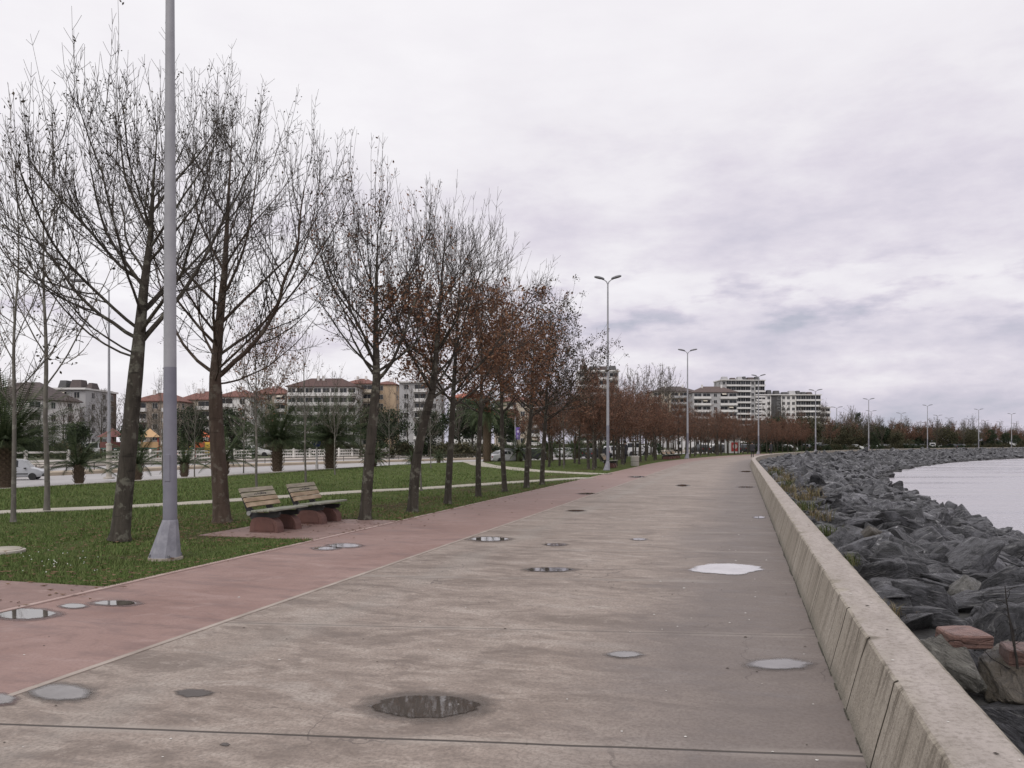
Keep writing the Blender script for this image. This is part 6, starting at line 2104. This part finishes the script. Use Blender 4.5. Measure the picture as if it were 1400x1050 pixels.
# ------------------------------------------------------------------ people
M_SKIN = mat('skin', (.42, .27, .20), (.36, .22, .165), 6, .6)
M_CLO = mat('dark_coat', (.020, .020, .024), (.035, .034, .038), 6, .9)
M_CLO2 = mat('dark_trousers', (.016, .017, .022), (.026, .027, .032), 6, .9)
M_SHOE = mat('dark_shoe', (.02, .018, .016), (.03, .028, .026), 6, .7)
M_HAIR = mat('dark_hair', (.018, .014, .012), (.03, .024, .02), 9, .8)
def person(p, rz, label, stride=.18, scale=1.0, bulk=1.0):
    """facing local +Y (away from the viewer when rz = 0)"""
    J = {}
    bm = bmesh.new()
    V, E, Rd = [], [], []
    def v(x, y, z, r):
        V.append((x, y, z)); Rd.append(r); return len(V) - 1
    def e(a, b_): E.append((a, b_))
    pel = v(0, 0, .95, .155 * bulk); sp = v(0, .01, 1.12, .14 * bulk); ch = v(0, .0, 1.33, .165 * bulk); nk = v(0, .01, 1.48, .06); hd0 = v(0, .02, 1.56, .075); hd1 = v(0, .03, 1.66, .09); hd2 = v(0, .02, 1.73, .055)
    for a, b_ in ((pel, sp), (sp, ch), (ch, nk), (nk, hd0), (hd0, hd1), (hd1, hd2)): e(a, b_)
    for sg in (-1, 1):
        sh = v(sg * .20, 0, 1.40, .075 * bulk); el = v(sg * .27, -.03 - sg * stride * .35, 1.12, .055 * bulk); wr = v(sg * .27, .07 - sg * stride * .6, .88, .036); pm_ = v(sg * .265, .09 - sg * stride * .65, .82, .034)
        e(ch, sh); e(sh, el); e(el, wr); e(wr, pm_)
        for k in range(4):
            f1 = v(sg * .265, .075 + k * .018 - sg * stride * .65, .775, .010); f2 = v(sg * .258, .085 + k * .018 - sg * stride * .65, .735 + .008 * abs(k - 1.5), .008); e(pm_, f1); e(f1, f2)
        t1 = v(sg * .24, .12 - sg * stride * .65, .80, .011); t2 = v(sg * .235, .135 - sg * stride * .65, .765, .009); e(pm_, t1); e(t1, t2)
        hp = v(sg * .095, 0, .90, .10 * bulk); kn = v(sg * .10, .05 + sg * stride * .55, .50, .068); an = v(sg * .10, -.03 + sg * stride, .10, .045); ft = v(sg * .11, .05 + sg * stride, .045, .043); to = v(sg * .12, .15 + sg * stride, .035, .034)
        e(pel, hp); e(hp, kn); e(kn, an); e(an, ft); e(ft, to)
    me = bpy.data.meshes.new('person')
    me.from_pydata(V, E, [])
    o = bpy.data.objects.new('person_tmp', me); COL.objects.link(o)
    md = o.modifiers.new('skin', 'SKIN'); md.use_smooth_shade = True
    for i, sv in enumerate(me.skin_vertices[0].data):
        sv.radius = (Rd[i], Rd[i]); sv.use_root = (i == 0)
    s2 = o.modifiers.new('sub', 'SUBSURF'); s2.levels = 1; s2.render_levels = 1
    bpy.context.view_layer.update()
    dg = bpy.context.evaluated_depsgraph_get()
    m2 = bpy.data.meshes.new_from_object(o.evaluated_get(dg))
    bpy.data.objects.remove(o)
    for mt in (M_CLO, M_CLO2, M_SKIN, M_SHOE): m2.materials.append(mt)
    for pl in m2.polygons:
        c = pl.center
        mi = 0
        if c.z > 1.47: mi = 2
        elif c.z < .09: mi = 3
        elif c.z < .86 and abs(c.x) < .20: mi = 1
        elif c.z < .875 and abs(c.x) > .2: mi = 2
        pl.material_index = mi
    r = empty('person', p, rz, label, 'person')
    r.scale = (scale,) * 3
    link_mesh('body', m2, r)
    hb = MB(); hb.lathe([(.088, 1.60), (.106, 1.66), (.10, 1.73), (.07, 1.785), (.02, 1.80)], 12, (0, .012, 0)); hb.build('hair', M_HAIR, r, True)
    cb = MB(); cb.lathe([(.235 * bulk, .72), (.225 * bulk, .95), (.20 * bulk, 1.15), (.235 * bulk, 1.35), (.19 * bulk, 1.45), (.09, 1.50)], 14, (0, 0, 0), 0, 'Z', False)
    cb.v = [(x, y * .68, z) for x, y, z in cb.v]
    cb.build('coat', M_CLO, r, True)
    return r
person(at(1028.5, 625.2, 0), -.3, 'person in dark clothes walking away along the promenade where it bends', .2, 1.0, 1.25)
person(atd(1054, 104, 0), 1.2, 'person in dark clothes beyond the end of the straight sea wall', .15, 1.0, 1.3)
person(atd(854.5, 62, 0.02), .8, 'person in dark clothes standing behind the far bench by the bin', .05, 1.0, 1.1)

# ------------------------------------------------------------------ grass, leaf litter, daisies, weeds
def in_pad(s, t):
    for (a, b_, c, d) in PADS:
        if a - .02 < s < b_ + .02 and c - .02 < t < d + .1: return True
    return False
def near_path(x, y, w=.55):
    p = Vector((x, y))
    for a, b_ in zip(PATH1, PATH1[1:]):
        ab = b_ - a; k = max(0, min(1, (p - a).dot(ab) / ab.length_squared))
        if (a + ab * k - p).length < w: return True
    return False
def st_of(x, y):
    th = R(16); return x * math.sin(th) + y * math.cos(th), x * math.cos(th) - y * math.sin(th)

def grass():
    rng = np.random.default_rng(4)
    N = 330000
    # density falls with the square of distance from the walk
    Y = 1.0 / rng.uniform(1 / 60.0, 1 / 7.0, N)
    X = (rng.uniform(-.78, .12, N)) * Y
    th = R(16)
    S = X * math.sin(th) + Y * math.cos(th); T = X * math.cos(th) - Y * math.sin(th)
    edge = T_LAWN - .035
    lim = T_R0 + .5
    ok = (T < edge) & (T > lim)
    for (a, b_, c, d) in PADS:
        ok &= ~((S > a) & (S < b_) & (T > c) & (T < d + .2))
    for a, b_ in zip(PATH1, PATH1[1:]):
        ab = b_ - a
        k = np.clip(((X - a.x) * ab.x + (Y - a.y) * ab.y) / ab.length_squared, 0, 1)
        ok &= np.hypot(X - a.x - k * ab.x, Y - a.y - k * ab.y) > .50
    # thin where the earth shows under the trees
    pn = np.sin(S * 1.3 + np.sin(T * 1.9)) * np.sin(T * 1.1 + 2 * np.sin(S * .7))
    bare = (np.abs(T + 8.9) < 1.6) & (S > 9) & (pn > -.1)
    ok &= ~(bare & (rng.random(N) < .78))
    X, Y, S, T = X[ok], Y[ok], S[ok], T[ok]
    n = len(X)
    sc = np.clip(Y / 12.0, .8, 3.2)
    h = rng.uniform(.022, .055, n) * (1 + .5 * np.sin(S * .9) * np.sin(T * 1.3)) * np.clip(sc, .8, 1.5)
    w = rng.uniform(.0035, .006, n) * sc
    az = rng.uniform(0, 2 * np.pi, n); lean = rng.uniform(.1, .95, n) * h
    k = np.clip((-T - 7.0) / 8.0, 0, 1)
    Z = .004 + .05 * k * np.sin(S * .11 + T * .23) + .03 * k - .004
    V = np.empty((n, 3, 3), dtype=np.float32)
    V[:, 0] = np.stack([X - np.sin(az) * w, Y + np.cos(az) * w, Z], 1)
    V[:, 1] = np.stack([X + np.sin(az) * w, Y - np.cos(az) * w, Z], 1)
    V[:, 2] = np.stack([X + np.cos(az) * lean, Y + np.sin(az) * lean, Z + h], 1)
    me = bpy.data.meshes.new('grass')
    me.vertices.add(n * 3); me.vertices.foreach_set('co', V.ravel())
    me.loops.add(n * 3); me.loops.foreach_set('vertex_index', np.arange(n * 3, dtype=np.int32))
    me.polygons.add(n); me.polygons.foreach_set('loop_start', np.arange(0, n * 3, 3, dtype=np.int32))
    me.materials.append(M_GRASS)
    me.update(calc_edges=True); me.validate()
    tag(link_mesh('grass', me), kind='stuff')
grass()

def litter():
    rng = random.Random(12); vs, fs = [], []
    centers = [(at(158, 740), 1.3, 420), (at(300, 716), 1.5, 1300), (at(340, 735), .9, 60), (at(499, 710), 1.1, 900), (at(540, 716), .8, 160), (at(564, 700), 1.4, 520), (at(612, 689), 1.4, 460), (at(654, 679), 1.6, 240), (at(690, 672), 1.8, 220), (at(720, 667), 1.8, 200), (Wp(7.6, -7.6), 1.0, 160), (at(380, 742), .8, 60), (at(60, 800), .7, 130)]
    pts = []
    for c, r_, n in centers:
        for i in range(n): pts.append((c.x + rng.gauss(0, r_), c.y + rng.gauss(0, r_)))
    for i in range(380):
        s = rng.uniform(6, 60); t = -6.85 - abs(rng.gauss(0, 3.0)); p = Wp(s, t); pts.append((p.x, p.y))
    for i in range(330):
        s = rng.uniform(6, 34); t = -6.74 - abs(rng.gauss(0, .12)); p = Wp(s, t); pts.append((p.x, p.y))
    for x, y in pts:
        s, t = st_of(x, y)
        if (t > T_LAWN + .05 and rng.random() > .07) or (in_pad(s, t) and rng.random() > .25): continue
        if t > T_LAWN + 2: continue
        z = .018 if (t > T_LAWN or in_pad(s, t)) else .03 + .02 * rng.random()
        if near_path(x, y): z = .10
        L = rng.uniform(.02, .05) * (1.0 if s < 25 else 1.5); a = rng.uniform(0, 6.28); w = L * rng.uniform(.3, .5)
        ca, sa = math.cos(a), math.sin(a); k = len(vs); cu = rng.uniform(.002, .014)
        vs += [(x, y, z + cu), (x + ca * L - sa * w, y + sa * L + ca * w, z), (x + ca * 2 * L, y + sa * 2 * L, z + cu), (x + ca * L + sa * w, y + sa * L - ca * w, z + .004)]
        fs.append((k, k + 3, k + 2, k + 1))
    tag(link_mesh('fallen_leaves', mesh_from('fallen_leaves', vs, fs, M_LITTER)), kind='stuff')
litter()

def daisies():
    rng = random.Random(6); mb = MB()
    for i in range(30):
        px = rng.uniform(20, 140); py = rng.gauss(764, 9)
        p = at(px, py, .05); r_ = rng.uniform(.006, .011)
        vs = [(p.x + r_ * math.cos(k * 1.047), p.y + r_ * math.sin(k * 1.047), .05 + rng.uniform(-.004, .004)) for k in range(6)]
        mb.add(vs + [(p.x, p.y, .058)], [(6, k, (k + 1) % 6) for k in range(6)])
        mb.add([(p.x - .002, p.y, 0), (p.x + .002, p.y, 0), (p.x, p.y, .05)], [(0, 1, 2)], 1)
    tag(mb.build('daisies', [mat('daisy_white', (.62, .62, .60), (.55, .55, .52), 9, .9), M_GRASS]), kind='stuff')
daisies()

# dry weeds growing behind the wall between the boulders
def weed(label, p, sc, seed, m1):
    rng = random.Random(seed); mb = MB()
    for k in range(130):
        a = rng.uniform(0, 6.28); ln = rng.uniform(.12, .36); le = rng.uniform(.1, .5)
        b0 = Vector((rng.gauss(0, .16), rng.gauss(0, .16), 0)); d = Vector((math.cos(a) * le, math.sin(a) * le, 1)).normalized()
        q = b0 + d * ln * .6; e_ = b0 + d * ln + Vector((math.cos(a), math.sin(a), -.4)) * .1
        w = Vector((-math.sin(a), math.cos(a), 0)) * .006
        mb.add([b0 - w, b0 + w, q + w, q - w, e_], [(0, 1, 2, 3), (3, 2, 4)])
    o = mb.build('weed', m1); o.location = p; o.scale = (sc,) * 3
    tag(o, label, 'weed', 'weeds behind the sea wall')
M_DRY = make_leaf('dry_weed', (.13, .10, .055), (.20, .155, .085), (.10, .10, .045))
M_GRW = make_leaf('green_weed', (.045, .065, .02), (.085, .10, .035), (.14, .13, .06))
for i, (s, t, sc, m1) in enumerate(((14.5, 1.35, .8, M_GRW), (17.5, 1.5, .9, M_DRY), (20, 1.5, 1.0, M_GRW), (23, 1.6, 1.1, M_DRY), (25.2, 1.9, 1.2, M_DRY), (27.5, 1.5, 1.1, M_DRY), (30, 1.7, 1.2, M_GRW), (33, 1.6, 1.3, M_DRY), (36, 1.9, 1.4, M_DRY), (40, 1.6, 1.4, M_GRW), (45, 1.8, 1.5, M_DRY), (11.2, 1.3, .6, M_GRW), (8.0, 1.25, .5, M_DRY), (6.3, 1.2, .5, M_GRW))):
    weed('dry yellowish weed tuft between the sea wall and the boulders' if m1 is M_DRY else 'green weed tuft between the sea wall and the boulders', Wp(s, t, 0.02), sc, i, m1)

# dead dark stems standing among the near rocks
def dead_stem():
    p = at(1394, 925, 0.05)
    r = empty('dead_shrub', p, 0, 'dark dead forked stems standing among the near boulders at the right', 'shrub')
    mb = MB()
    mb.tube([(0, 0, -.1), (-.02, 0, .12), (-.055, .0, .30), (-.075, .02, .50), (-.085, .02, .60)], [.009, .0075, .0055, .004, .0025], 6)
    mb.tube([(-.03, 0, .16), (-.03, .02, .30), (-.06, .03, .42)], [.008, .006, .004], 5)
    mb.build('stem', mat('dead_wood', (.012, .010, .009), (.03, .025, .02), 9, .9), r)
    tw_ = MB(); rg = random.Random(2)
    for k in range(9):
        z = .2 + .045 * k; a = rg.uniform(0, 6.28); b0 = Vector((-.03 - .055 * (z - .1) / .5, .01, z))
        tw_.tube([b0, b0 + Vector((math.cos(a) * .04, math.sin(a) * .03, .03)), b0 + Vector((math.cos(a) * .08, math.sin(a) * .05, .02 + .04 * rg.random()))], [.003, .0025, .0015], 4)
    tw_.tube([(0, 0, 0), (.06, -.03, -.03), (.12, -.08, -.10)], [.006, .005, .0035], 5)
    tw_.tube([(.0, 0, .02), (-.08, .02, .06), (-.16, .05, .11), (-.21, .06, .17)], [.0045, .004, .003, .002], 5)
    tw_.build('twig', mat('dead_wood', (.012, .010, .009)), r)
dead_stem()
